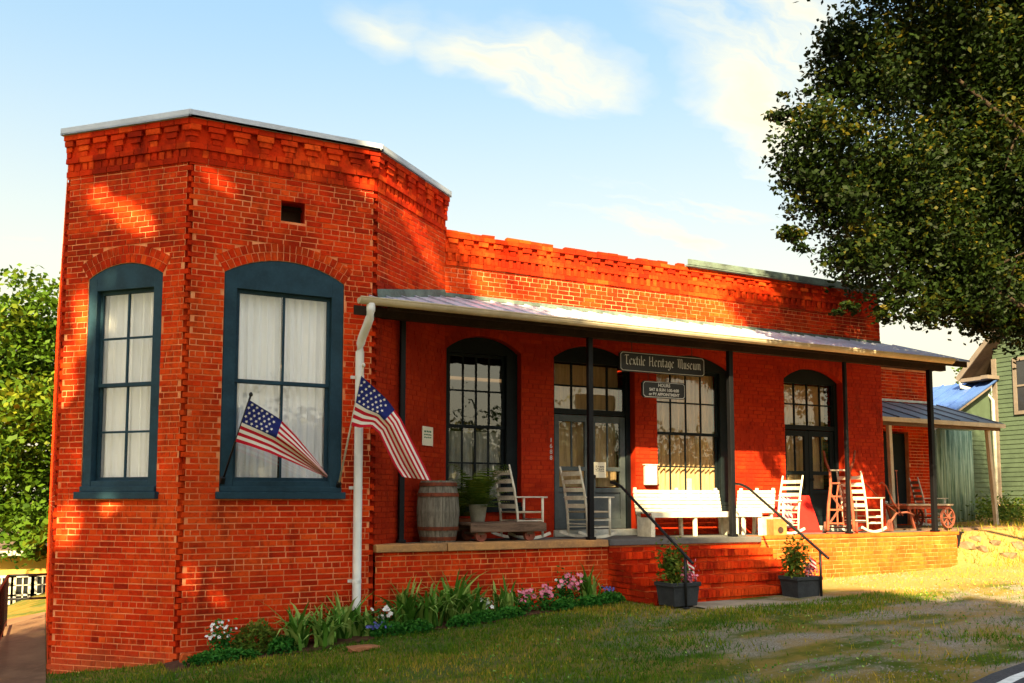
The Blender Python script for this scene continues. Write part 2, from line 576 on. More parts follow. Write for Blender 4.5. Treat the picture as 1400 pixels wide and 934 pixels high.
def ground_z(x, y):
    x = np.asarray(x, dtype=float)
    y = np.asarray(y, dtype=float)
    near = np.interp(x, _gx, _gz)
    far = np.interp(x, _gx, _rz)
    k = sstep(-y, 1.0, 6.0)
    z = near * (1 - k) + far * k
    z = z + 0.55 * sstep(x, 13.6, 14.4) * sstep(y, -0.5, 1.0)          # bank beside the platform
    z = z - 0.55 * (1 - sstep(x, -3.5, -1.2)) * sstep(y, 2.0, 16.0)    # lane falling away behind the bay
    z = z - 1.0 * (1 - sstep(x, -1.5, 2.0)) * sstep(y, 10.0, 26.0)
    z = z + 0.012 * np.sin(2.1 * x + 1.3 * y) * np.sin(1.7 * y - 0.6 * x)
    return z


def gz(x, y):
    return float(ground_z(x, y))


def on_ground(px, py):
    r = ray(px, py)
    t = 2.0
    while t < 120:
        p = CAM + r * t
        if p.z < gz(p.x, p.y):
            return p
        t += 0.02
    return CAM + r * 120


def build_ground():
    xs = np.concatenate([[-900, -400, -150, -70, -40], np.arange(-28, 36.01, 0.4), [45, 70, 150, 400, 900]])
    ys = np.concatenate([[-900, -400, -150, -70, -40], np.arange(-26, 30.01, 0.4), [40, 70, 150, 400, 900]])
    X, Y = np.meshgrid(xs, ys)
    Z = ground_z(X, Y)
    nx, ny = len(xs), len(ys)
    v = np.stack([X, Y, Z], -1).reshape(-1, 3)
    f = [(j * nx + i, j * nx + i + 1, (j + 1) * nx + i + 1, (j + 1) * nx + i) for j in range(ny - 1) for i in range(nx - 1)]
    me = bpy.data.meshes.new('ground')
    me.from_pydata(v.tolist(), [], f)
    me.polygons.foreach_set('use_smooth', [True] * len(f))
    m = bpy.data.materials.new('lawn_soil')
    m.use_nodes = True
    t = NT(m.node_tree)
    geo = t.n('ShaderNodeNewGeometry').outputs['Position']
    sep = t.n('ShaderNodeSeparateXYZ', ins={0: geo})
    green = t.mix(t.noise(geo, 9, 5, 0.65), (0.030, 0.070, 0.006), (0.10, 0.115, 0.010))
    dry = t.mix(t.noise(geo, 14, 5, 0.65), (0.18, 0.105, 0.020), (0.34, 0.22, 0.05))
    grit = t.mix(t.ramp(t.noise(geo, 60, 4, 0.7), 0.35, 0.7), (0.15, 0.12, 0.09), (0.42, 0.36, 0.29))
    patch = t.ramp(t.noise(t.mapping(geo, rot=(0, 0, R(15)), scale=(0.55, 1.3, 1)), 0.9, 5, 0.6, 0.4), 0.42, 0.57)
    side = t.ramp(t.math('ADD', sep.outputs[0], t.math('MULTIPLY', sep.outputs[1], -0.55)), 4.6, 8.5)
    c = t.mix(t.math('MULTIPLY', patch, t.math('ADD', t.math('MULTIPLY', side, 0.85), 0.14)), green, grit)
    c = t.mix(t.math('MULTIPLY', t.ramp(t.noise(geo, 1.6, 4, 0.6), 0.40, 0.65), 0.75), c, dry)
    yard = t.math('MULTIPLY', t.ramp(sep.outputs[0], 8.6, 10.2), t.ramp(sep.outputs[1], -2.6, -1.6))
    sand = t.mix(t.noise(geo, 18, 5, 0.7), (0.28, 0.145, 0.045), (0.48, 0.28, 0.095))
    c = t.mix(yard, c, sand)
    p = t.n('ShaderNodeBsdfPrincipled', ins={'Base Color': c, 'Roughness': 0.95, 'Specular IOR Level': 0.1})
    b = t.n('ShaderNodeBump', ins={'Height': t.noise(geo, 45, 5, 0.7), 'Strength': 0.8, 'Distance': 0.03})
    t.put(p.inputs['Normal'], b.outputs[0])
    o = t.n('ShaderNodeOutputMaterial')
    t.put(o.inputs[0], p.outputs[0])
    M['lawn_soil'] = m
    me.materials.append(m)
    ob = bpy.data.objects.new('ground', me)
    col.objects.link(ob)
    structure(ob)
    # road with its edge line
    mb, ln = MB(), MB()
    xr = list(np.arange(-60, 80, 1.0))
    for a, b in zip(xr[:-1], xr[1:]):
        for k in range(6):
            o0, o1 = -k * 1.0, -(k + 1) * 1.0
            P = [(x, road_y(x) + o, gz(x, road_y(x) + o) + 0.035) for x, o in ((a, o1), (b, o1), (b, o0), (a, o0))]
            mb.quad(*P)
        P = [(x, road_y(x) + o, gz(x, road_y(x) + o) + 0.040) for x, o in ((a, -0.27), (b, -0.27), (b, -0.17), (a, -0.17))]
        ln.quad(*P)
    structure(mb.build('road', 'asphalt'))
    structure(ln.build('road_line', 'line_white'))
    # lane beside the bay
    mb = MB()
    ys = list(np.arange(0.6, 8.31, 0.7))
    for a, b in zip(ys[:-1], ys[1:]):
        P = [(x, y, gz(x, y) + 0.03) for x, y in ((-2.15, a), (-1.36, a), (-1.36, b), (-2.15, b))]
        mb.quad(*P)
    structure(mb.build('path', 'path_concrete'))


build_ground()

# ------------------------------------------------------------------ brickwork
COURSE, BL, JOINT = 0.0725, 0.212, 0.0135


class Wall:
    """a vertical wall plane: u along it, n outwards, z up"""
    def __init__(s, p, q):
        s.o = Vector((p[0], p[1], 0))
        d = Vector((q[0] - p[0], q[1] - p[1], 0))
        s.L = d.length
        s.u = d.normalized()
        s.n = Vector((s.u.y, -s.u.x, 0))
        s.ang = math.atan2(s.u.y, s.u.x)
        s.m = Matrix(((s.u.x, -s.n.x, 0, s.o.x), (s.u.y, -s.n.y, 0, s.o.y), (0, 0, 1, 0), (0, 0, 0, 1)))

    def p(s, u, n, z):
        return s.o + s.u * u + s.n * n + Vector((0, 0, z))

    def box(s, mb, u0, u1, n0, n1, z0, z1, tone=0.5, jit=0.0, mi=0):
        mb.box((u0, -n1, z0), (u1, -n0, z1), s.m, tone, mi, jit)


A, B, C, D, E_ = (-1.34, 1.33), (0.0, 0.0), (2.40, 0.0), (3.95, 1.29), (13.45, 1.29)
W1, W2, W3, WM = Wall(A, B), Wall(B, C), Wall(C, D), Wall(D, E_)
WS = Wall((-1.34, 14.0), A)
WR = Wall(E_, (13.45, 14.0))
WP = Wall((2.44, -0.02), (13.80, -0.02))          # platform front
WPE = Wall((13.80, -0.02), (13.80, 1.8))
WW = Wall((13.45, 3.0), (17.05, 3.0))            # wing


class Opening:
    def __init__(s, u0, u1, z0, zs, rise, ring=2):
        s.u0, s.u1, s.z0, s.zs, s.rise, s.ring = u0, u1, z0, zs, rise, ring
        s.uc, s.h = (u0 + u1) / 2, (u1 - u0) / 2
        s.r = (s.h ** 2 + rise ** 2) / (2 * rise) if rise else 0
        s.zc = zs + rise - s.r

    def top(s, u, extra=0.0):
        if not s.rise:
            return s.zs + extra
        r = s.r + extra
        return s.zc + math.sqrt(max(0, r * r - (u - s.uc) ** 2))

    def span(s, z, extra=0.0):
        """interval taken out of a brick course at height z"""
        if z < s.z0:
            return None
        if z < s.zs:
            return (s.u0, s.u1)
        if not s.rise:
            return None
        r = s.r + extra
        d = r * r - (z - s.zc) ** 2
        if d <= 0:
            return None
        w = math.sqrt(d)
        if extra:
            w = min(w, (z - s.zc) * math.tan(math.asin(s.h / s.r)) + 0.004)
        return (s.uc - w, s.uc + w)


def lay_bricks(wall, L0, L1, z0, z1, openings, out, tooth0=False, tooth1=False, k0=0, tag_=None, proud=0.0, rnd=1.0):
    """running/common bond, clipped at openings; appends (wall,u0,u1,z0,z1,n,tone,kind,tag)"""
    k = k0
    z = z0
    while z < z1 - 0.012:
        zt = min(z + COURSE - JOINT, z1 - 0.004)
        zm = (z + zt) / 2
        a = L0 + ((0.055 if k % 2 else -0.012) if tooth0 else 0.0)
        b = L1 - ((0.055 if (k + 1) % 2 else -0.012) if tooth1 else 0.0)
        cuts = sorted(c for c in (o.span(zm, 0.115 * o.ring if zm > o.zs else 0.0) for o in openings) if c)
        segs, cur = [], a
        for c0, c1 in cuts:
            if c0 > cur:
                segs.append((cur, c0 - 0.004))
            cur = max(cur, c1 + 0.004)
        if cur < b:
            segs.append((cur, b))
        header = (k % 6 == 3)
        step = (BL / 2 if header else BL) + (0.0 if not header else 0.004)
        off = (k % 2) * BL / 2 + random.uniform(-0.025, 0.025)
        # joints on a fixed grid so that courses stay bonded across openings
        g, grid = L0 - off - 0.001, []
        while g < L1 + step:
            grid.append(g)
            st = step
            if not header and random.random() < 0.035 * rnd:
                st = BL / 2
            g += st + random.uniform(-0.006, 0.006)
        for s0, s1 in segs:
            for g0, g1 in zip(grid[:-1], grid[1:]):
                u0, u1 = max(g0, s0), min(g1 - JOINT, s1)
                if u1 - u0 > 0.03:
                    full = (u0 == g0 and u1 == g1 - JOINT)
                    tone = min(1, max(0, random.gauss(0.52, 0.15)))
                    out.append((wall, u0, u1, z + random.uniform(-.0015, .0015), zt, proud + random.uniform(-0.002, 0.004), tone,
                                ('header' if header or g1 - g0 < 0.15 else 'stretcher') if full else 'cut', tag_))
        z += COURSE
        k += 1


def voussoirs(wall, o, mb):
    """rings of bricks standing on the arch"""
    if not o.rise:
        return
    for ring in range(o.ring):
        r0 = o.r + 0.004 + ring * 0.113
        r1 = r0 + 0.104
        a1 = math.asin(min(1, o.h / o.r))
        n = max(6, int(2 * a1 * r0 / 0.075))
        for i in range(n):
            t0 = -a1 + 2 * a1 * (i + 0.07) / n
            t1 = -a1 + 2 * a1 * (i + 0.93) / n
            tone = min(1, max(0, random.gauss(0.55, 0.18)))
            pr = 0.006 + random.uniform(-0.002, 0.004)
            vs = []
            for nn in (-0.05, pr):
                for r, t in ((r0, t0), (r0, t1), (r1, t1), (r1, t0)):
                    vs.append(wall.p(o.uc + r * math.sin(t), nn, o.zc + r * math.cos(t)))
            mb.add(vs, ((0, 1, 2, 3), (7, 6, 5, 4), (0, 4, 5, 1), (1, 5, 6, 2), (2, 6, 7, 3), (3, 7, 4, 0)), tone)


def wall_core(wall, u0, u1, z0, z1, openings, mb, n=0.0, reveal=0.22, seg=14, rv=None):
    """the mortar plane with real openings and reveals"""
    cur = u0
    rv = mb if rv is None else rv
    P = lambda u, z: wall.p(u, n, z)
    for o in sorted(openings, key=lambda k: k.u0):
        mb.quad(P(cur, z0), P(o.u0, z0), P(o.u0, z1), P(cur, z1))
        if o.z0 > z0:
            mb.quad(P(o.u0, z0), P(o.u1, z0), P(o.u1, o.z0), P(o.u0, o.z0))
        us = [o.u0 + (o.u1 - o.u0) * i / seg for i in range(seg + 1)] if o.rise else [o.u0, o.u1]
        for a, b in zip(us[:-1], us[1:]):
            mb.quad(P(a, o.top(a)), P(b, o.top(b)), P(b, z1), P(a, z1))
            rv.quad(wall.p(a, n, o.top(a)), wall.p(a, n - reveal, o.top(a)), wall.p(b, n - reveal, o.top(b)), wall.p(b, n, o.top(b)))
        rv.quad(wall.p(o.u0, n, o.z0), wall.p(o.u0, n - reveal, o.z0), wall.p(o.u0, n - reveal, o.zs), wall.p(o.u0, n, o.zs))
        rv.quad(wall.p(o.u1, n, o.zs), wall.p(o.u1, n - reveal, o.zs), wall.p(o.u1, n - reveal, o.z0), wall.p(o.u1, n, o.z0))
        rv.quad(wall.p(o.u0, n, o.z0), wall.p(o.u1, n, o.z0), wall.p(o.u1, n - reveal, o.z0), wall.p(o.u0, n - reveal, o.z0))
        cur = o.u1
    mb.quad(P(cur, z0), P(u1, z0), P(u1, z1), P(cur, z1))


def bricks_to_mesh(lst, mb, depth=0.05, back=-0.05):
    for (w, u0, u1, z0, z1, n, tone, kind, tg) in lst:
        w.box(mb, u0, u1, back, 0.006 + n, z0, z1, tone, 0.0016)


O1 = Opening(0.40, 1.53, 2.06, 4.76, 0.17, 2)
O2 = Opening(0.44, 1.97, 2.06, 4.80, 0.22, 2)
# main wall openings, measured from D
Q1 = Opening(0.03, 1.33, 1.86, 4.30, 0.24, 1)
QD = Opening(1.93, 3.52, 1.38, 4.30, 0.25, 1)
Q3 = Opening(3.98, 5.67, 1.86, 4.30, 0.25, 1)
Q4 = Opening(6.90, 8.41, 1.38, 4.25, 0.24, 1)
OV = Opening(1.12, 1.43, 5.545, 5.82, 0, 0)      # vent hole

building = thing('brick_building', 'red brick store with an angled bay end, arched windows and a long porch', 'building')

FLOOR = 1.37
zone = dict(bay=[], porch=[], plat=[], side=[])
lay_bricks(W1, 0, W1.L, -0.42, 6.13, [O1], zone['bay'], True, True)
lay_bricks(W2, 0, W2.L, -0.42, 6.13, [O2, OV], zone['bay'], True, True)
lay_bricks(W3, 0, W3.L, 4.92, 6.13, [], zone['bay'], True, False, k0=1)
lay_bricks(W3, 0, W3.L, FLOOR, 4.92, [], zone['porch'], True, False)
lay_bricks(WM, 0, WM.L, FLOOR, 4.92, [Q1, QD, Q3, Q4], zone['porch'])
lay_bricks(WM, 0, WM.L, 4.92, 5.60, [], zone['bay'], k0=1)
lay_bricks(WS, 0, WS.L, -1.6, 6.10, [], zone['side'], False, True)
lay_bricks(WP, 0, WP.L, 0.0, 1.31, [], zone['plat'])
lay_bricks(WPE, 0, WPE.L, 0.4, 1.27, [], zone['plat'])

core = MB()
wall_core(W1, 0.045, W1.L - 0.045, -0.5, 6.62, [O1], core)
wall_core(W2, 0.045, W2.L - 0.045, -0.5, 5.3, [O2], core)
lining = MB()
wall_core(W2, 0.045, W2.L - 0.045, 5.3, 6.62, [OV], core, rv=lining)
lining.build('vent_lining', 'brick', building)
wall_core(W3, 0.045, W3.L, 4.92, 6.62, [], core)
wall_core(WM, 0, WM.L, 4.92, 6.10, [], core)
wall_core(WS, 0, WS.L - 0.045, -1.7, 6.62, [], core)
wall = core.build('wall', 'mortar', building)
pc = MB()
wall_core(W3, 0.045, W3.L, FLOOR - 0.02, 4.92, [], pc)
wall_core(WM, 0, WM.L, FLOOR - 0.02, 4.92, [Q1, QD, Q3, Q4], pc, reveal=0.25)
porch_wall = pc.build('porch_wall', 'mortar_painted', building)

# single bricks: the 300 full bricks of the bay that show largest, the others joined
stuffs = MB()
cands = [b for b in zone['bay'] if b[7] in ('stretcher', 'header') and b[0] in (W1, W2) and b[3] > gz(0, -0.3) + 0.05]
cands.sort(key=lambda b: ((b[0].p((b[1] + b[2]) / 2, 0, b[3]) - CAM).length - (0.6 if b[7] == 'stretcher' else 0)))
single = cands[:300]
ids = set(id(b) for b in single)
bricks_to_mesh([b for b in zone['bay'] if id(b) not in ids], stuffs)
for w, o in ((W1, O1), (W2, O2)):
    voussoirs(w, o, stuffs)
# recessed quoin strips behind the toothed corners, coloured dark for shade in the notches
for w in (W1, W2, W3):
    z0 = -0.5 if w is not W3 else FLOOR
    w.box(stuffs, -0.03, 0.06, -0.10, -0.046, z0, 6.15, 0.1)
    if w is not W3:
        w.box(stuffs, w.L - 0.06, w.L + 0.03, -0.10, -0.047, z0, 6.15, 0.1)


def brick_mesh(kind, tone):
    L = BL - JOINT if kind == 'stretcher' else BL / 2 - JOINT
    mb = MB()
    mb.box((-L / 2, -0.006, -(COURSE - JOINT) / 2), (L / 2, 0.05, (COURSE - JOINT) / 2), None, tone, 0, 0.0016)
    me = bpy.data.meshes.new('brick')
    me.from_pydata(mb.v, [], mb.f)
    me.materials.append(M['brick'])
    a = me.attributes.new('tone', 'FLOAT', 'FACE')
    a.data.foreach_set('value', mb.tone)
    return me


variants = {(k, i): brick_mesh(k, 0.12 + 0.11 * i) for k in ('stretcher', 'header') for i in range(8)}
for b in single:
    w, u0, u1, z0, z1, n, tone, kind, tg = b
    me = variants[(kind, int(min(7, max(0, (tone - 0.07) / 0.11))))]
    o = bpy.data.objects.new('brick', me)
    col.objects.link(o)
    o.parent = wall
    o.location = w.p((u0 + u1) / 2, n, (z0 + z1) / 2)
    o.rotation_euler = (0, 0, w.ang)
    nominal = BL - JOINT if kind == 'stretcher' else BL / 2 - JOINT
    o.scale = ((u1 - u0) / nominal, 1, 1)


def cornice_bay(w, mb):
    L = w.L
    def run(z0, z1, pr, step=BL, e0=0.0, e1=0.0):
        u = -e0
        while u < L + e1 - 0.02:
            st = step + random.uniform(-0.01, 0.01)
            w.box(mb, u, min(u + st - 0.008, L + e1), -0.05, pr + random.uniform(-0.003, 0.004), z0, z1, min(1, max(0, random.gauss(0.45, 0.2))), 0.002)
            u += st
    ex = lambda pr: pr * 0.42
    run(6.130, 6.200, 0.020, BL, ex(.02), ex(.02))
    # dentil or soldier row
    u = 0.03
    while u < L - 0.05:
        w.box(mb, u, u + 0.068, -0.05, 0.016 + random.uniform(-0.004, 0.004), 6.206, 6.300, random.uniform(0.3, 0.9), 0.003)
        u += 0.108
    w.box(mb, 0.0, L, -0.05, 0.004, 6.2015, 6.3045, 0.3)
    run(6.306, 6.376, 0.034, BL, ex(.034), ex(.034))
    # stepped corbels
    s, n = 0.29, int(round(L / 0.29))
    s = L / n
    w.box(mb, 0.0, L, -0.05, 0.007, 6.3775, 6.602, 0.45)
    for i in range(n + 1):
        c = i * s
        for r, (hw, pr) in enumerate(((0.050, 0.022), (0.075, 0.038), (0.105, 0.054))):
            a, b = max(c - hw, -ex(pr)), min(c + hw, L + ex(pr))
            w.box(mb, a, b, 0.0, pr + random.uniform(-0.006, 0.006), 6.384 + r * 0.073, 6.384 + r * 0.073 + 0.067, min(1, max(0, random.gauss(0.5, 0.25))), 0.004)
    run(6.604, 6.672, 0.066, BL, ex(.07), ex(.07))


corn = MB()
for w in (W1, W2, W3):
    cornice_bay(w, corn)


def cornice_main(mb):
    w = WM
    L = w.L
    def run(z0, z1, pr, a=0.0, b=L, ragged=0.0):
        u = a
        while u < b - 0.02:
            st = BL + random.uniform(-0.012, 0.012)
            if random.random() >= ragged:
                w.box(mb, u, min(u + st - 0.008, b), -0.05, pr + random.uniform(-0.004, 0.005), z0 + random.uniform(-.002, .002), z1 + (random.uniform(-0.015, 0.012) if ragged else 0),
                      min(1, max(0, random.gauss(0.5, 0.2))), 0.003)
            u += st
    run(5.604, 5.672, 0.030)
    u = 0.03
    while u < L:
        w.box(mb, u, u + 0.068, -0.05, 0.032 + random.uniform(-0.005, 0.005), 5.678, 5.800, random.uniform(0.25, 0.8), 0.003)
        u += 0.134
    w.box(mb, 0.0, L, -0.05, 0.004, 5.6735, 5.8045, 0.3)
    run(5.806, 5.874, 0.038)
    w.box(mb, 0.0, L, -0.05, 0.006, 5.8755, 6.05, 0.45)
    u = 0.12
    while u < L - 0.05:
        for r, (hw, pr) in enumerate(((0.048, 0.024), (0.080, 0.042))):
            w.box(mb, u - hw, u + hw, 0.0, pr + random.uniform(-0.007, 0.007), 5.882 + r * 0.078, 5.882 + r * 0.078 + 0.070, min(1, max(0, random.gauss(0.5, 0.25))), 0.004)
        u += 0.262
    run(6.038, 6.105, 0.056, 0.0, L)
    run(6.109, 6.155, 0.040, 0.0, 4.6, 0.14)


cornice_main(corn)
corn.build('cornice', 'brick', building, stuff=True)
stuffs.build('brickwork', 'brick', building, stuff=True)
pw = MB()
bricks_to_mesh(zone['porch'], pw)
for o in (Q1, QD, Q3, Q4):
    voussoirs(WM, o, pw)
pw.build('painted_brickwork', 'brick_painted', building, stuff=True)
sm = MB()
bricks_to_mesh(zone['side'], sm)
sm.build('side_brickwork', 'brick', building, stuff=True)

# parapet caps, flat roof, hidden walls
mb = MB()
for w, e0, e1 in ((W1, 0.06, 0.05), (W2, 0.05, 0.05), (W3, 0.05, 0.03)):
    w.box(mb, -e0, w.L + e1, -0.35, 0.095, 6.676, 6.70)
    w.box(mb, -e0, w.L + e1, 0.080, 0.095, 6.676, 6.765)
    w.box(mb, -e0, w.L + e1, -0.35, 0.080, 6.745, 6.760)
cap_obj = mb.build('parapet_cap', 'cap_metal', building)
mb = MB()
WM.box(mb, 4.62, 9.56, -0.30, 0.12, 6.112, 6.14)
WM.box(mb, 4.62, 9.56, 0.10, 0.12, 6.13, 6.235)
mb.build('parapet_cap', 'cap_green', building)
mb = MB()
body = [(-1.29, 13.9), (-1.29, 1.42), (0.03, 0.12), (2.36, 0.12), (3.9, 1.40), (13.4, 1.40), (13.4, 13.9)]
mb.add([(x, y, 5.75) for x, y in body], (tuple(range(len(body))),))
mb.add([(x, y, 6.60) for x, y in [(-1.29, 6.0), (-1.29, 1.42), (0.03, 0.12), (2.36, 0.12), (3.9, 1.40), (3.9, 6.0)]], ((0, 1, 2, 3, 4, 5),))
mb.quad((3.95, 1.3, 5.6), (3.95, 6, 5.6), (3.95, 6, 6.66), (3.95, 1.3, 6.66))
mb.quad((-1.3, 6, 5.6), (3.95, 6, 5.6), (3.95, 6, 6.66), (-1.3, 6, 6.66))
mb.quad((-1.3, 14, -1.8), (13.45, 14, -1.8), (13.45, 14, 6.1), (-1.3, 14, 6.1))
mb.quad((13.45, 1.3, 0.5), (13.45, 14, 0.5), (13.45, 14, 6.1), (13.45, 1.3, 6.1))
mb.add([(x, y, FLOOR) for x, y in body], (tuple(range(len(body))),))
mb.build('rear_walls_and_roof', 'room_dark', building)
mb = MB()
rb = []
lay_bricks(WR, 0, WR.L, 0.6, 6.05, [], rb)
bricks_to_mesh(rb, mb, back=-0.03)
mb.build('side_brickwork', 'brick', building, stuff=True)
# vent: dark recess with a brick lining
mb = MB()
W2.box(mb, 1.10, 1.45, -0.30, -0.24, 5.5, 5.86)
mb.build('vent', 'room_dark', building)

# ------------------------------------------------------------------ windows


def pleated(wall, u0, u1, z0, z1, n, amp, waves, mb, gather=0.0):
    k = int(waves * 8)
    rows = 5
    vs = []
    ph = random.random() * 6
    for j in range(rows + 1):
        z = z0 + (z1 - z0) * j / rows
        for i in range(k + 1):
            t = i / k
            uu = u0 + (u1 - u0) * t + 0.006 * math.sin(5 * t + j)
            nn = n + amp * (math.sin(2 * math.pi * waves * t + ph) + 0.45 * math.sin(2 * math.pi * waves * 2.3 * t + 1 + 0.25 * j)) * (0.7 + 0.3 * math.sin(3 * t + j * 0.5))
            vs.append(wall.p(uu, nn, z))
    fs = [(j * (k + 1) + i, j * (k + 1) + i + 1, (j + 1) * (k + 1) + i + 1, (j + 1) * (k + 1) + i) for j in range(rows) for i in range(k)]
    mb.add(vs, fs)


def arch_panel(wall, o, u0, u1, z0, n0, n1, mb, drop=0.0, seg=14):
    """solid head filling the arch above z0"""
    us = [u0 + (u1 - u0) * i / seg for i in range(seg + 1)]
    for a, b in zip(us[:-1], us[1:]):
        ta, tb = o.top(a) - drop, o.top(b) - drop
        vs = [wall.p(a, n1, z0), wall.p(b, n1, z0), wall.p(b, n1, tb), wall.p(a, n1, ta), wall.p(a, n0, z0), wall.p(b, n0, z0), wall.p(b, n0, tb), wall.p(a, n0, ta)]
        mb.add(vs, ((0, 1, 2, 3), (4, 7, 6, 5), (0, 4, 5, 1), (2, 6, 7, 3)))


def make_window(wall, o, label, color, jamb, z_bot, z_top, meet, cols, rows_up, rows_lo, setback, sill=True, curtain=None, room=True, head=True, bar=0.026, right_jamb=None):
    """frame > sashes, panes, sill, head, curtain"""
    rj = jamb if right_jamb is None else right_jamb
    g = -setback
    fr = MB()
    wall.box(fr, o.u0 + 0.004, o.u0 + jamb, g - 0.05, g + 0.05, o.z0 + 0.004, o.zs + 0.01)
    wall.box(fr, o.u1 - rj, o.u1 - 0.004, g - 0.05, g + 0.05, o.z0 + 0.004, o.zs + 0.01)
    wall.box(fr, o.u0 + jamb, o.u1 - rj, g - 0.05, g + 0.045, o.z0 + 0.004, z_bot)
    w = fr.build('window', color, building)
    soft_edges(w, 0.008)
    if label:
        w['label'] = label
    mb = MB()
    arch_panel(wall, o, o.u0 + 0.005, o.u1 - 0.005, z_top + 0.002, g - 0.048, g + 0.048, mb, 0.004)
    mb.build('head_panel', color, w)
    a, b = o.u0 + jamb, o.u1 - rj
    for (z0, z1, rows, dep) in ((meet - 0.02, z_top, rows_up, -0.036), (z_bot, meet + 0.02, rows_lo, -0.064)):
        mb = MB()
        s = 0.045
        n0, n1 = g + dep - 0.012, g + dep + 0.016
        wall.box(mb, a + 0.001, a + s, n0, n1, z0, z1)
        wall.box(mb, b - s, b - 0.001, n0, n1, z0, z1)
        wall.box(mb, a + s, b - s, n0, n1, z0, z0 + s)
        wall.box(mb, a + s, b - s, n0, n1, z1 - s, z1)
        ca = [a + s + (b - a - 2 * s) * i / cols for i in range(cols + 1)]
        ra = [z0 + s + (z1 - z0 - 2 * s) * i / rows for i in range(rows + 1)]
        for u in ca[1:-1]:
            wall.box(mb, u - bar / 2, u + bar / 2, n0 + 0.003, n1 - 0.003, z0 + s, z1 - s)
        for z in ra[1:-1]:
            wall.box(mb, a + s, b - s, n0 + 0.005, n1 - 0.005, z - bar / 2, z + bar / 2)
        mb.build('sash', color, w)
        for i in range(cols):
            for j in range(rows):
                gm = MB()
                d = g + dep - 0.002 + random.uniform(-0.0015, 0.0015)
                t1, t2 = random.uniform(-0.002, 0.002), random.uniform(-0.002, 0.002)
                gm.quad(wall.p(ca[i], d, ra[j]), wall.p(ca[i + 1], d + t1, ra[j]), wall.p(ca[i + 1], d + t1 + t2, ra[j + 1]), wall.p(ca[i], d + t2, ra[j + 1]))
                gm.build('pane', 'glass', w)
    if sill:
        mb = MB()
        wall.box(mb, o.u0 - 0.045, o.u1 + 0.04, g, 0.075, o.z0 - 0.085, o.z0 + 0.002)
        wall.box(mb, o.u0 + 0.006, o.u1 - 0.006, g, 0.035, o.z0 + 0.003, o.z0 + 0.07)
        soft_edges(mb.build('sill', color, w), 0.006)
    if curtain:
        cm, z0, z1, split = curtain
        for (c0, c1) in ([(a - 0.02, b + 0.02)] if not split else [(a - 0.02, a + (b - a) * split - 0.01), (a + (b - a) * split + 0.01, b + 0.02)]):
            mb = MB()
            pleated(wall, c0, c1, z0, z1, g - 0.15, 0.045, max(3, (c1 - c0) * 9), mb)
            mb.build('curtain', cm, w, smooth=True)
    return w


make_window(W1, O1, 'blue window with eight panes and white curtains on the angled side', 'frame_blue', 0.135, 2.20, 4.60, 3.40, 2, 2, 2, 0.055, True, ('curtain', 2.1, 4.75, 0.52))
make_window(W2, O2, 'wide blue window with four tall panes and white curtains', 'frame_blue', 0.16, 2.20, 4.61, 3.45, 2, 1, 1, 0.055, True, ('curtain', 2.1, 4.7, 0.5))
make_window(WM, Q1, 'dark many-paned porch window beside the angled bay', 'frame_dark', 0.10, 1.95, 4.27, 3.12, 4, 2, 2, 0.17, True, ('curtain_grey', 1.8, 3.05, 0.5), right_jamb=0.20)
make_window(WM, Q3, 'dark many-paned porch window with tan blinds behind the white bench', 'frame_dark', 0.06, 1.95, 4.26, 3.14, 4, 2, 2, 0.17, True, ('curtain_tan', 1.8, 4.4, 0), right_jamb=0.20)


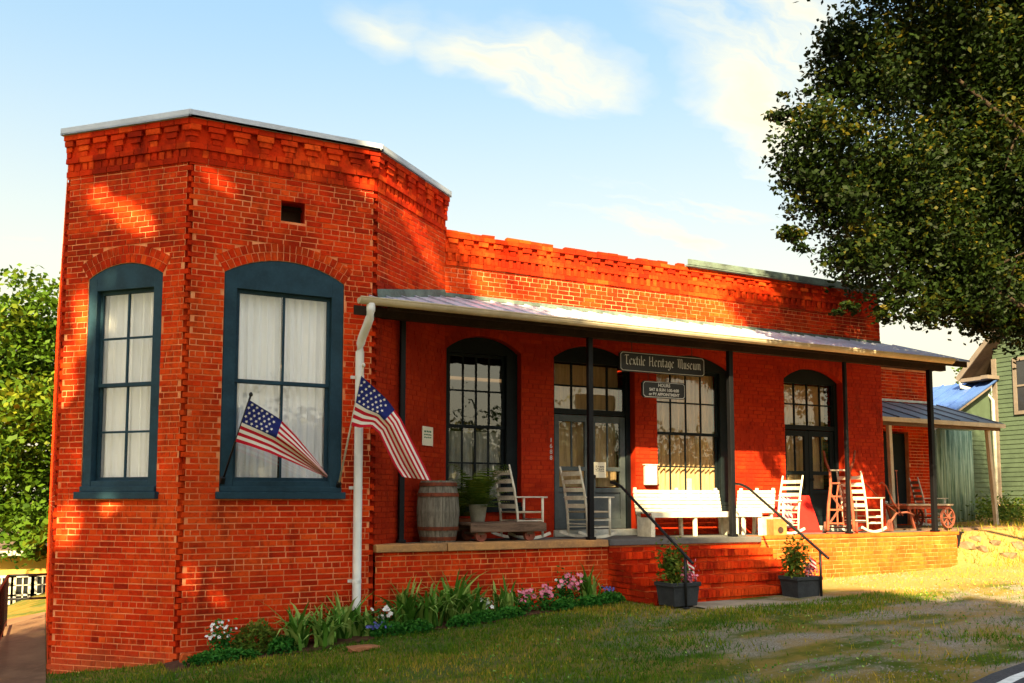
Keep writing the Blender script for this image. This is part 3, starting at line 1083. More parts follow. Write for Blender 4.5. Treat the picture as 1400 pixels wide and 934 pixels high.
def make_door(o, label, color, z_tr0, z_tr1, tr_cols, tr_rows, leaf_color):
    wall = WM
    g = -0.19
    fr = MB()
    wall.box(fr, o.u0 + 0.004, o.u0 + 0.09, g - 0.05, g + 0.06, o.z0 + 0.004, o.zs + 0.01)
    wall.box(fr, o.u1 - 0.09, o.u1 - 0.004, g - 0.05, g + 0.06, o.z0 + 0.004, o.zs + 0.01)
    wall.box(fr, o.u0 + 0.09, o.u1 - 0.09, g - 0.05, g + 0.05, z_tr0 - 0.09, z_tr0)
    d = fr.build('door', color, building)
    d['label'] = label
    soft_edges(d, 0.006)
    mb = MB()
    arch_panel(wall, o, o.u0 + 0.005, o.u1 - 0.005, z_tr1 + 0.002, g - 0.048, g + 0.055, mb, 0.004)
    mb.build('head_panel', color, d)
    # transom
    a, b = o.u0 + 0.09, o.u1 - 0.09
    mb = MB()
    ca = [a + (b - a) * i / tr_cols for i in range(tr_cols + 1)]
    ra = [z_tr0 + (z_tr1 - z_tr0) * i / tr_rows for i in range(tr_rows + 1)]
    for i, u in enumerate(ca):
        wall.box(mb, u - 0.016, u + 0.016, g - 0.012, g + 0.016, z_tr0, z_tr1)
    for z in ra[1:-1]:
        wall.box(mb, a, b, g - 0.009, g + 0.012, z - 0.014, z + 0.014)
    mb.build('transom', color, d)
    for i in range(tr_cols):
        for j in range(tr_rows):
            gm = MB()
            e = g - 0.001
            t1 = random.uniform(-0.003, 0.003)
            gm.quad(wall.p(ca[i], e, ra[j]), wall.p(ca[i + 1], e + t1, ra[j]), wall.p(ca[i + 1], e + t1, ra[j + 1]), wall.p(ca[i], e, ra[j + 1]))
            gm.build('pane', 'glass', d)
    # two leaves
    mid = (a + b) / 2
    zb, zt = o.z0 + 0.11, z_tr0 - 0.10
    for (l0, l1) in ((a + 0.004, mid - 0.004), (mid + 0.004, b - 0.004)):
        mb = MB()
        s = 0.10
        n0, n1 = g - 0.03, g + 0.025
        wall.box(mb, l0, l0 + s, n0, n1, zb, zt)
        wall.box(mb, l1 - s, l1, n0, n1, zb, zt)
        for (r0, r1) in ((zb, zb + 0.16), (zb + 0.60, zb + 0.68), (zb + 0.96, zb + 1.03), (zt - 0.11, zt)):
            wall.box(mb, l0 + s, l1 - s, n0, n1 - 0.002, r0, r1)
        wall.box(mb, (l0 + l1) / 2 - 0.013, (l0 + l1) / 2 + 0.013, n0 + 0.01, n1 - 0.008, zb + 1.03, zt - 0.11)
        wall.box(mb, l0 + s, l1 - s, n0 + 0.008, n0 + 0.024, zb + 0.16, zb + 0.60)
        lf = mb.build('door_leaf', leaf_color, d)
        soft_edges(lf, 0.005)
        for (p0, p1, q0, q1) in (((l0 + s), (l0 + l1) / 2 - 0.013, zb + 1.03, zt - 0.11), ((l0 + l1) / 2 + 0.013, l1 - s, zb + 1.03, zt - 0.11), (l0 + s, l1 - s, zb + 0.68, zb + 0.96)):
            gm = MB()
            gm.quad(wall.p(p0, g - 0.004, q0), wall.p(p1, g - 0.003, q0), wall.p(p1, g - 0.003, q1), wall.p(p0, g - 0.004, q1))
            gm.build('pane', 'glass', d)
    mb = MB()
    wall.box(mb, o.u0 - 0.02, o.u1 + 0.02, g - 0.05, 0.05, FLOOR + 0.003, o.z0 + 0.10)
    soft_edges(mb.build('threshold', 'tin', d), 0.01)
    mb = MB()
    mb.lathe([(0.0, 0), (0.028, 0.004), (0.03, 0.03), (0.018, 0.045), (0, 0.05)], 12, wall.p(mid + 0.055, g + 0.075, 2.36), 'y', caps=False)
    mb.build('knob', 'iron', d, smooth=True)
    # blind behind the glass
    mb = MB()
    pleated(wall, a, b, z_tr0 + 0.02, z_tr1, g - 0.2, 0.01, 8, mb)
    pleated(wall, a, b, zb + 0.7, zt - 0.1, g - 0.26, 0.012, 9, mb)
    mb.build('curtain', 'curtain_tan', d, smooth=True)
    return d


make_door(QD, 'grey double glass door with arched transom and stone threshold', 'frame_dark', 3.48, 4.26, 4, 2, 'door_grey')
make_door(Q4, 'dark double door with eight-pane transom behind the farther rockers', 'frame_dark', 3.40, 4.20, 4, 2, 'frame_dark')

# ------------------------------------------------------------------ platform, steps, porch
mb = MB()
wall_core(WP, 0, WP.L, -0.1, 1.312, [], mb)
wall_core(WPE, 0, WPE.L, 0.2, 1.30, [], mb)
plat = mb.build('platform', 'mortar_red', building)
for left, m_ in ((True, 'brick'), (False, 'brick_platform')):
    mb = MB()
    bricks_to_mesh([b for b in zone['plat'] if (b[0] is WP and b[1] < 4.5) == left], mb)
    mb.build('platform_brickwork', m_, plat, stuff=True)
mb = MB()
fl = [(2.44, 0.10), (13.75, 0.10), (13.75, 1.75), (13.45, 1.75), (13.45, 1.285), (3.96, 1.285), (2.44, 0.02)]
mb.add([(x, y, FLOOR) for x, y in fl], (tuple(range(len(fl))),))
mb.build('porch_floor', 'floor_slab', plat)
# coping slabs along the front edge
u = 2.42
lens = [1.02, 2.62]
cop = []
while u < 6.04:
    l = lens.pop(0) if lens else 1.6
    cop.append((u, min(u + l, 6.04), 'coping_stone'))
    u += l
u = 8.98
while u < 13.86:
    cop.append((u, min(u + 1.63, 13.86), 'brick_platform'))
    u += 1.63
for a, b, m in cop:
    mb = MB()
    mb.box((a + 0.006, -0.075 if m == 'coping_stone' else -0.035, 1.272 if m == 'coping_stone' else 1.315), (b - 0.006, 0.30, FLOOR + 0.006), jit=0.004)
    soft_edges(mb.build('coping_stone', m, plat), 0.012)
# steps
SX0, SX1, RISE, TREAD = 6.05, 8.97, (FLOOR - 0.53) / 5, 0.30
for k in range(5):
    top = FLOOR - k * RISE
    y0 = -TREAD * k - 0.05
    if k == 0:
        y0 = -0.06
    mb = MB()
    mb.box((SX0 + 0.02, y0 + 0.02, 0.2), (SX1 - 0.02, 0.05 if k else 0.30, top - 0.012))
    st = mb.build('step', 'mortar_red', building)
    bm_ = MB()
    x = SX0
    i = 0
    while x < SX1 - 0.03 and k > 0:           # rowlock treads
        bw = 0.066
        bm_.box((x + 0.004, y0 - 0.026, top - 0.100), (min(x + bw - 0.004, SX1), y0 + 0.21, top + random.uniform(-0.003, 0.003)), None, min(1, max(0, random.gauss(0.45, 0.22))), 0, 0.002)
        x += bw
        i += 1
    x = SX0
    off = (k % 2) * 0.1
    x -= off
    while x < SX1 - 0.02:           # stretchers in the riser below
        bm_.box((max(x, SX0) + 0.004, y0 + 0.012, top - RISE - 0.005), (min(x + BL - 0.006, SX1), y0 + 0.10, top - 0.112), None, random.uniform(0.1, 0.8), 0, 0.002)
        x += BL
    for side in (SX0, SX1):         # ends seen from the side
        yy = y0
        while yy < 0:
            bm_.box((side - 0.004, yy + 0.004, top - RISE), (side + 0.008, min(yy + BL - 0.008, 0.02), top - RISE + 0.068), None, random.uniform(0.1, 0.7), 0, 0.001)
            bm_.box((side - 0.004, yy + 0.10, top - RISE + 0.078), (side + 0.008, min(yy + 0.10 + BL - 0.008, 0.02), top - 0.012), None, random.uniform(0.1, 0.7), 0, 0.001)
            yy += BL
    bm_.build('step_bricks', 'brick', st, stuff=True)
mb = MB()
mb.box((SX0 - 0.005, -0.095, 1.285), (SX1 + 0.005, 0.11, FLOOR + 0.004), jit=0.003)
soft_edges(mb.build('landing_edge', 'floor_slab', plat), 0.008)
# slab at the foot
mb = MB()
n = 14
top_, bot_ = [], []
for i in range(n + 1):
    t = i / n
    x = 6.35 + (9.9 - 6.35) * t
    top_.append((x, -1.28, 0.545 + 0.008 * t))
    bot_.append((x, -1.28 - 0.75 * math.sin(math.pi * min(1, 0.25 + t * 0.7)) ** 0.6 - 0.04 * math.sin(9 * t), 0.545 + 0.008 * t))
for i in range(n):
    mb.quad(bot_[i], bot_[i + 1], top_[i + 1], top_[i])
    mb.quad((bot_[i][0], bot_[i][1], 0.3), (bot_[i + 1][0], bot_[i + 1][1], 0.3), bot_[i + 1], bot_[i])
structure(mb.build('pavement', 'concrete'))

# porch posts
POSTS = [(2.92, 0.34, 0.075, 'post_black'), (5.80, 0.05, 0.08, 'post_black'), (8.50, 0.05, 0.085, 'post_black'), (11.10, 0.05, 0.06, 'post_black'), (13.30, 0.05, 0.085, 'post_black')]
for x, y, w, m in POSTS:
    mb = MB()
    mb.box((x - w / 2, y - w / 2, FLOOR + 0.006), (x + w / 2, y + w / 2, 4.52))
    mb.box((x - w / 2 - 0.02, y - w / 2 - 0.02, FLOOR + 0.007), (x + w / 2 + 0.02, y + w / 2 + 0.02, FLOOR + 0.05))
    soft_edges(mb.build('porch_post', m, building), 0.008)

# porch roof: separate metal panels over rafters
EY, EZ, TY, TZ = -0.40, 4.545, 1.285, 5.10


def roof_z(y):
    return EZ + (TZ - EZ) * (y - EY) / (TY - EY)


mb = MB()
mb.bar((2.1, 0.05, 4.475), (13.70, 0.05, 4.475), 0.12, 0.13)
mb.bar((2.44, -0.385, 4.49), (13.78, -0.385, 4.49), 0.03, 0.12)
for x in np.arange(2.9, 13.7, 0.61):
    yb = 1.27 if x > 3.95 else max(0.05, (x - 2.4) * 0.83)
    mb.bar((x, -0.36, roof_z(-0.36) - 0.075), (x, yb, roof_z(yb) - 0.075), 0.05, 0.10)
pr = mb.build('porch_roof', 'ceiling_wood', building)
x = 2.30
while x < 13.80:
    x1 = min(x + 0.605, 13.82)
    mb = MB()
    def yt(xx):
        return TY if xx >= 3.94 else max(-0.02, (xx - 2.40) * 0.832 - 0.01)
    lift = random.uniform(0, 0.004)
    for (a, b) in ((x, (x + x1) / 2), ((x + x1) / 2, x1)):
        for dz, flip in ((0.0, False), (-0.012, True)):
            P = [(a, EY - 0.03, roof_z(EY - 0.03) + dz + lift), (b, EY - 0.03, roof_z(EY - 0.03) + dz + lift), (b, yt(b), roof_z(yt(b)) + dz + lift), (a, yt(a), roof_z(yt(a)) + dz + lift)]
            mb.quad(*(P[::-1] if flip else P))
        mb.quad((a, EY - 0.03, roof_z(EY - 0.03) - 0.012 + lift), (b, EY - 0.03, roof_z(EY - 0.03) - 0.012 + lift), (b, EY - 0.03, roof_z(EY - 0.03) + lift), (a, EY - 0.03, roof_z(EY - 0.03) + lift))
    for sx in (x + 0.012, (x + x1) / 2):
        mb.bar((sx, EY - 0.034, roof_z(EY - 0.034) + 0.012 + lift), (sx, yt(sx), roof_z(yt(sx)) + 0.012 + lift), 0.022, 0.024)
    mb.build('roof_panel', 'roof_metal', pr)
    x = x1
# flashing where the roof meets the walls
mb = MB()
mb.bar((3.95, 1.272, TZ + 0.035), (13.45, 1.272, TZ + 0.025), 0.02, 0.06)
for i in range(12):
    ua, ub = 0.02 + (W3.L - 0.03) * i / 12, 0.02 + (W3.L - 0.03) * (i + 1) / 12
    za, zb = roof_z(W3.p(ua, 0, 0).y), roof_z(W3.p(ub, 0, 0).y)
    mb.quad(W3.p(ua, 0.03, za - 0.02), W3.p(ub, 0.03, zb - 0.02), W3.p(ub, 0.014, zb + 0.11), W3.p(ua, 0.014, za + 0.11))
mb.build('flashing', 'cap_green', pr)
# gutter with hangers
mb = MB()
seg = 8
def gp(x, k, r):
    t = math.pi * (1.0 + k / seg)
    return (x, -0.487 + r * math.cos(t), 4.535 - 0.012 * (x - 2) / 11 + r * math.sin(t))
for k in range(seg):
    a, b = gp(2.02, k, 0.078), gp(2.02, k + 1, 0.078)
    c, d = gp(13.25, k + 1, 0.078), gp(13.25, k, 0.078)
    mb.quad(a, d, c, b)
    a, b = gp(2.02, k, 0.070), gp(2.02, k + 1, 0.070)
    c, d = gp(13.25, k + 1, 0.070), gp(13.25, k, 0.070)
    mb.quad(a, b, c, d)
for xx in (2.02, 13.25):
    mb.add([gp(xx, k, 0.0775) for k in range(seg + 1)], (tuple(range(seg + 1)),))
mb.bar((2.02, -0.566, 4.537), (13.25, -0.566, 4.525), 0.014, 0.014)
gut = mb.build('gutter', 'gutter_cream', building)
for xx in np.arange(2.5, 13.2, 0.76):
    mb = MB()
    mb.bar((xx, -0.575, 4.548), (xx, -0.40, 4.575), 0.022, 0.006)
    mb.build('hanger', 'pipe_white', gut)
# downspout
mb = MB()
dx = 2.16
mb.tube([(dx + 0.02, -0.487, 4.475), (dx + 0.02, -0.487, 4.38), (dx + 0.015, -0.46, 4.29), (dx + 0.01, -0.36, 4.20), (dx, -0.21, 4.08), (dx, -0.135, 4.0), (dx, -0.115, 3.90), (dx, -0.115, 0.34), (dx, -0.15, 0.26)], 0.056, 14)
dsp = mb.build('downspout', 'pipe_white', building, smooth=True)
for z in (3.55, 2.1, 0.9):
    mb = MB()
    mb.tube([(dx, -0.115, z), (dx, -0.115, z + 0.04)], 0.060, 14)
    mb.box((dx - 0.09, -0.03, z), (dx + 0.09, -0.005, z + 0.04))
    mb.build('strap', 'pipe_white', dsp)

# ------------------------------------------------------------------ wing at the far end
wing = thing('brick_wing', 'low brick wing with a lean-to porch roof set back beside the long porch', 'building', (0, 0, 0))
WB = []
QW = Opening(1.35, 2.80, 1.40, 3.55, 0.0, 0)
lay_bricks(WW, 0, WW.L, 1.0, 4.95, [QW], WB)
mb = MB()
wall_core(WW, 0, WW.L, 0.8, 5.0, [QW], mb)
mb.quad((17.05, 3.0, 0.8), (17.05, 9, 0.8), (17.05, 9, 4.6), (17.05, 3.0, 5.0))
mb.build('wall', 'mortar', wing)
mb = MB()
bricks_to_mesh(WB, mb)
mb.build('brickwork', 'brick', wing, stuff=True)
mb = MB()
mb.quad((13.4, 2.9, 5.02), (17.2, 2.9, 5.02), (17.2, 9, 4.6), (13.4, 9, 4.6))
mb.build('flat_roof', 'roof_brown', wing)
mb = MB()
mb.box((14.78, 3.10, 1.4), (15.50, 3.16, 3.5))
mb.box((15.52, 3.10, 1.4), (16.26, 3.16, 3.5))
soft_edges(mb.build('door', 'frame_dark', wing), 0.01)
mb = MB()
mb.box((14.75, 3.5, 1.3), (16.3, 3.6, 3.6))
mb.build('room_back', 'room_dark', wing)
mb = MB()
EW, ZW0, ZW1 = 1.45, 3.66, 4.20
x = 13.50
wr = None
fr = MB()
fr.bar((13.5, 1.55, 3.55), (17.4, 1.55, 3.55), 0.09, 0.10)
for xx in np.arange(13.7, 17.4, 0.75):
    fr.bar((xx, 1.5, 3.60), (xx, 2.96, 4.10), 0.045, 0.08)
wr = fr.build('lean_to_roof', 'weathered_wood', wing)
while x < 17.4:
    x1 = min(x + 0.62, 17.45)
    mb = MB()
    for dz, fl_ in ((0, False), (-0.012, True)):
        P = [(x, EW, ZW0 + dz), (x1, EW, ZW0 + dz), (x1, 2.985, ZW1 + dz), (x, 2.985, ZW1 + dz)]
        mb.quad(*(P[::-1] if fl_ else P))
    mb.quad((x, EW, ZW0 - 0.012), (x1, EW, ZW0 - 0.012), (x1, EW, ZW0), (x, EW, ZW0))
    mb.bar((x + 0.012, EW, ZW0 + 0.012), (x + 0.012, 2.985, ZW1 + 0.012), 0.022, 0.024)
    mb.build('roof_panel', 'roof_grey', wr)
    x = x1
mb = MB()
mb.bar((13.5, 1.43, 3.615), (17.45, 1.43, 3.60), 0.03, 0.09)
mb.build('fascia', 'gutter_cream', wr)
mb = MB()
mb.bar((13.5, 2.97, 4.245), (17.05, 2.97, 4.245), 0.03, 0.05)
mb.build('flashing', 'white_paint', wr)
for xb, xt, m in ((14.02, 13.96, 'gutter_cream'), (17.25, 17.05, 'gutter_cream')):
    mb = MB()
    mb.bar((xb, 1.58, 1.2), (xt, 1.58, 3.52), 0.085, 0.085)
    soft_edges(mb.build('post', m, wing), 0.008)
mb = MB()
mb.box((13.82, 1.0, 0.9), (18.3, 3.0, 1.40))
mb.build('floor', 'weathered_wood', wing)
# corrugated sheet closing the far bay of the wing
mb = MB()
k = 56
vs = []
for z in (1.41, 3.62):
    for i in range(k + 1):
        t = i / k
        vs.append((17.08 + 1.25 * t, 2.9 + 0.035 * math.sin(2 * math.pi * 8 * t), z))
mb.add(vs, [(i, i + 1, k + 2 + i, k + 1 + i) for i in range(k)])
tag(mb.build('corrugated_sheet', 'sheet_green', None, smooth=True), 'pale green corrugated metal sheet standing upright beside the brick wing', 'metal sheet')
sh = bpy.data.objects['corrugated_sheet']
sol = sh.modifiers.new('thick', 'SOLIDIFY')
sol.thickness = 0.004


# ------------------------------------------------------------------ handrails
def handrail(x, label):
    t = thing('handrail', label, 'handrail', (x, -1.72, 0.53), 0, 'black pipe handrails on the steps')
    mb = MB()
    mb.tube([(0, 1.78, 1.70), (0, 1.66, 1.685), (0, 1.50, 1.63), (0, 0.02, 0.71), (0, -0.12, 0.62), (0, -0.16, 0.60)], 0.021, 10)
    mb.build('rail', 'iron', t, smooth=True)
    mb = MB()
    mb.tube([(0, 0, 0.0), (0, 0, 0.70)], 0.019, 10)
    mb.lathe([(0.05, 0.0), (0.05, 0.012), (0.03, 0.02)], 14)
    mb.build('post', 'iron', t, smooth=True)


handrail(6.17, 'black pipe handrail on the door side of the brick steps')
handrail(8.60, 'black pipe handrail on the bench side of the brick steps')

# ------------------------------------------------------------------ lettering
NIB = Vector((0.075, 0.062))
GLY = {  # strokes of a broken script, x-height 1
    'T': (0.95, [[(0.02, 1.32), (0.18, 1.48), (0.88, 1.46)], [(0.46, 1.46), (0.44, 0.15), (0.70, 0.02)]]),
    'e': (0.62, [[(0.12, 0.78), (0.12, 0.18), (0.32, 0.02), (0.52, 0.16)], [(0.12, 0.78), (0.32, 0.98), (0.48, 0.78), (0.14, 0.48)]]),
    'x': (0.66, [[(0.08, 0.95), (0.3, 0.55), (0.32, 0.4), (0.56, 0.02)], [(0.52, 0.98), (0.3, 0.5), (0.08, 0.0)]]),
    't': (0.50, [[(0.22, 1.32), (0.18, 0.2), (0.34, 0.02), (0.44, 0.14)], [(0.02, 0.95), (0.44, 0.95)]]),
    'i': (0.36, [[(0.08, 0.86), (0.18, 0.98), (0.18, 0.1), (0.32, 0.02)], [(0.16, 1.3), (0.24, 1.36)]]),
    'l': (0.36, [[(0.10, 1.45), (0.18, 1.52), (0.18, 0.1), (0.32, 0.02)]]),
    'H': (1.10, [[(0.06, 1.4), (0.22, 1.5), (0.22, 0.0)], [(0.22, 0.72), (0.78, 0.84)], [(0.78, 1.5), (0.78, 0.12), (0.94, 0.0)]]),
    'r': (0.52, [[(0.08, 0.86), (0.18, 0.98), (0.18, 0.1), (0.3, 0.0)], [(0.2, 0.8), (0.36, 0.98), (0.48, 0.86)]]),
    'a': (0.66, [[(0.12, 0.88), (0.34, 0.98), (0.46, 0.86), (0.46, 0.12), (0.6, 0.02)], [(0.44, 0.58), (0.14, 0.4), (0.12, 0.14), (0.28, 0.02), (0.44, 0.16)]]),
    'g': (0.66, [[(0.44, 0.9), (0.28, 0.98), (0.12, 0.8), (0.12, 0.2), (0.28, 0.04), (0.46, 0.18)], [(0.46, 0.98), (0.46, -0.2), (0.28, -0.42), (0.06, -0.3)]]),
    'M': (1.25, [[(0.0, 1.3), (0.16, 1.48), (0.28, 1.35), (0.26, 0.15), (0.08, 0.0)], [(0.28, 1.3), (0.52, 1.5), (0.62, 1.35), (0.60, 0.0)], [(0.62, 1.3), (0.88, 1.5), (1.0, 1.35), (0.98, 0.12), (1.15, 0.0)]]),
    'u': (0.70, [[(0.06, 0.86), (0.16, 0.98), (0.16, 0.16), (0.3, 0.02), (0.48, 0.16)], [(0.48, 0.98), (0.48, 0.1), (0.62, 0.02)]]),
    's': (0.56, [[(0.46, 0.86), (0.3, 0.98), (0.12, 0.8), (0.14, 0.6), (0.42, 0.4), (0.44, 0.16), (0.28, 0.02), (0.08, 0.14)]]),
    'm': (0.98, [[(0.06, 0.86), (0.16, 0.98), (0.16, 0.02)], [(0.18, 0.82), (0.36, 0.98), (0.48, 0.84), (0.46, 0.02)], [(0.48, 0.82), (0.66, 0.98), (0.78, 0.84), (0.78, 0.1), (0.9, 0.02)]]),
    ' ': (0.55, []),
}


def script_text(txt, width, x0, z0, height, y, mb):
    tot = sum(GLY[c][0] for c in txt)
    k = width / tot
    kz = height / 1.5
    u = 0.0
    lay = 0
    for c in txt:
        w, strokes = GLY[c]
        for st in strokes:
            for a, b in zip(st[:-1], st[1:]):
                lay += 1
                d = -0.0004 * (lay % 5)
                P = []
                for p, s_ in ((a, -1), (b, -1), (b, 1), (a, 1)):
                    q = Vector(p) + NIB * s_
                    P.append((x0 + (u + q.x) * k, y + d, z0 + q.y * kz))
                mb.quad(*P)
        u += w


def text_mesh(txt, size, x, y, z, parent, material, name='lettering', align='CENTER', rot=0.0, bold=0.0):
    cu = bpy.data.curves.new(name, 'FONT')
    cu.body = txt
    cu.size = size
    cu.align_x = align
    cu.offset = bold
    cu.extrude = 0.001
    ob = bpy.data.objects.new(name + '_curve', cu)
    me = bpy.data.meshes.new_from_object(ob)
    bpy.data.objects.remove(ob)
    bpy.data.curves.remove(cu)
    me.materials.clear()
    me.materials.append(M[material])
    o = bpy.data.objects.new(name, me)
    col.objects.link(o)
    o.parent = parent
    o.location = (x, y, z)
    o.rotation_euler = (R(90), 0, rot)
    if len(txt) > 1:
        o['kind'] = 'stuff'
    return o


def sign_board(name, label, x0, x1, z0, z1, y, border=0.009):
    t = thing(name, label, 'sign', ((x0 + x1) / 2, y, z0))
    w, h = (x1 - x0) / 2, z1 - z0
    mb = MB()
    c = 0.035
    pts = [(-w + c, 0), (w - c, 0), (w, c), (w, h - c), (w - c, h), (-w + c, h), (-w, h - c), (-w, c)]
    n = len(pts)
    mb.add([(p[0], -0.02, p[1]) for p in pts] + [(p[0], 0.02, p[1]) for p in pts],
           [tuple(range(n)), tuple(range(2 * n - 1, n - 1, -1))] + [(i, n + i, n + (i + 1) % n, (i + 1) % n) for i in range(n)])
    mb.build('board', 'sign_black', t)
    mb = MB()
    ins, th = 0.012, border
    def sh(p, d):
        return (p[0] * (1 - d / w), -0.0225, h / 2 + (p[1] - h / 2) * (1 - d / (h / 2)))
    for i in range(n):
        p, q = pts[i], pts[(i + 1) % n]
        mb.quad(sh(p, ins), sh(q, ins), sh(q, ins + th), sh(p, ins + th))
    mb.build('border', 'sign_white', t)
    return t, w, h


t, w, h = sign_board('hanging_sign', 'long black sign reading Textile Heritage Museum under the porch eave', 6.60, 8.29, 4.01, 4.33, 0.45)
mb = MB()
script_text('Textile Heritage Museum', 2 * w - 0.16, -w + 0.08, 0.11, 0.155, -0.0225, mb)
mb.build('lettering', 'sign_white', t, stuff=True)
for sx in (-0.6, 0.6):
    mb = MB()
    mb.tube([(sx, 0, h), (sx, 0.0, 4.74 - 4.01)], 0.006, 6)
    mb.build('hanger', 'iron', t)
t, w, h = sign_board('hours_sign', 'small black opening hours sign below the long museum sign', 7.03, 7.88, 3.61, 3.88, 0.45, 0.007)
for i, (tx, s_) in enumerate((('HOURS', 0.072), ('SAT & SUN 1:00-4:00', 0.066), ('or BY APPOINTMENT', 0.064))):
    text_mesh(tx, s_, 0, -0.022, h - 0.085 - i * 0.072, t, 'sign_white', bold=0.0022)
for sx in (-0.3, 0.3):
    mb = MB()
    mb.tube([(sx, 0, h), (sx, 0, 4.015 - 3.61)], 0.004, 6)
    mb.build('hanger', 'iron', t)

# notices
def notice(name, label, wall_, u0, u1, z0, z1, n, m, lines, ink='ink_green'):
    t = thing(name, label, 'notice', wall_.p((u0 + u1) / 2, n, z0), wall_.ang)
    w, h = u1 - u0, z1 - z0
    mb = MB()
    mb.box((-w / 2, -0.012, 0), (w / 2, 0.0, h))
    soft_edges(mb.build('card', m, t), 0.003)
    if lines:
        for i, (tx, s_) in enumerate(lines):
            mb = MB()
            for k in range(tx):
                x = -w * 0.36 + w * 0.72 * k / tx
                mb.bar((x, -0.0128, h - 0.07 - i * s_ + random.uniform(-.006, .006)), (x + w * 0.55 / tx, -0.0128, h - 0.07 - i * s_ + random.uniform(-.006, .006)), 0.002, s_ * 0.4)
            mb.build('print', ink, t, stuff=True)


notice('wall_notice', 'small cream notice fixed to the red angled wall above the barrel', W3, 1.30, 1.62, 2.76, 3.04, 0.012, 'paper', [(3, 0.065), (5, 0.05), (4, 0.045)])
notice('door_notice', 'white paper notice taped to the glass door', WM, 2.78, 3.02, 2.34, 2.60, -0.155, 'paper', [(4, 0.030), (6, 0.026), (5, 0.026), (6, 0.026)], 'iron')
mb = MB()
mb.box((7.62, 1.20, 2.22), (7.86, 1.272, 2.56))
mb.box((7.60, 1.19, 2.555), (7.88, 1.275, 2.575))
tag(soft_edges(mb.build('mailbox', 'white_paint', None), 0.01), 'white metal letter box on the wall between door and window', 'mailbox')
t = thing('house_number', 'vertical white numerals on the brick beside the glass door', 'number', (5.82, 1.278, 2.60))
for i, ch in enumerate('1688'):
    text_mesh(ch, 0.10, 0, 0, 0.30 - i * 0.095, t, 'sign_white', 'numeral')

# ------------------------------------------------------------------ flags
def flag(label, base, top, up_px, lo_px, ydepth, pole_m, fold, ring=False):
    """cloth hangs from the pole; edges given as photograph points on planes near the pole"""
    t = thing('flag', label, 'flag', base)
    b = Vector(base)
    mb = MB()
    d = Vector(top) - b
    mb.tube([(0, 0, 0), d], 0.0125, 8)
    mb.lathe([(0.0, -0.02), (0.02, -0.015), (0.024, 0.01), (0.012, 0.03), (0, 0.035)], 10, d, caps=False)
    mb.build('pole', pole_m, t, smooth=True)
    mb = MB()
    mb.bar((0, 0.03, -0.03), (0, -0.03, 0.04), 0.05, 0.05)
    mb.build('bracket', 'iron', t)
    NS, NTT = 26, 26

    def poly(pts, s_):
        k = s_ * (len(pts) - 1)
        i = min(int(k), len(pts) - 2)
        f = k - i
        return Vector(pts[i]) * (1 - f) + Vector(pts[i + 1]) * f
    grid = []
    for j in range(NTT + 1):
        tt = j / NTT
        row = []
        for i in range(NS + 1):
            s_ = i / NS
            p = poly(up_px, s_) * (1 - tt) + poly(lo_px, s_) * tt
            y = ydepth(s_, tt) + fold * s_ * (math.sin(tt * 9.5 + s_ * 2.2) + 0.35 * math.sin(tt * 21 + 3 * s_)) + 0.02 * math.sin(s_ * 7 + tt * 2)
            row.append(on_y(p.x, p.y, y) - b)
        grid.append(row)
    mb = MB()
    vs = [p for r in grid for p in r]
    fs = [[], [], []]
    for j in range(NTT):
        for i in range(NS):
            q = (j * (NS + 1) + i, j * (NS + 1) + i + 1, (j + 1) * (NS + 1) + i + 1, (j + 1) * (NS + 1) + i)
            stripe = j // 2
            k = 2 if (i < NS * 0.40 and stripe < 7) else (0 if stripe % 2 == 0 else 1)
            fs[k].append(q)
    for k in range(3):
        mb.add(vs if k == 0 else [], [], 0.5, k)
        for q in fs[k]:
            mb.f.append(q)
            mb.tone.append(0.5)
            mb.mi.append(k)
    cl = mb.build('cloth', ['flag_red', 'flag_white', 'flag_blue'], t, smooth=True)
    # stars lie on both faces of the canton
    st = MB()
    spots = [((r + 0.6) / 5.2 * 7 / 13 * NTT, (c + (0.7 if r % 2 == 0 else 0.3)) / 6.2 * 0.40 * NS) for r in range(5) for c in range(5 + r % 2)]
    if ring:
        spots = [((0.5 + 0.36 * math.cos(2 * math.pi * c / 13)) * 7 / 13 * NTT, (0.5 + 0.36 * math.sin(2 * math.pi * c / 13)) * 0.40 * NS) for c in range(13)]
    if True:
        for tj, si in spots:
            j, i = int(tj), int(si)
            p, e1, e2 = grid[j][i], grid[j][i + 1] - grid[j][i], grid[j + 1][i] - grid[j][i]
            p = p + e1 * (si - i) + e2 * (tj - j)
            nn = e1.cross(e2).normalized()
            if nn.dot(CAM - b) < 0:
                nn = -nn
            x_ = e1.normalized()
            y_ = nn.cross(x_).normalized()
            for sgn in (1,):
                cpt = p + nn * 0.005 * sgn
                ring = [cpt + (x_ * math.cos(2 * math.pi * k / 10) + y_ * math.sin(2 * math.pi * k / 10)) * (0.021 if k % 2 == 0 else 0.010) for k in range(10)]
                st.add(ring, (tuple(range(10)),))
    st.build('star', 'flag_white', cl, stuff=True)


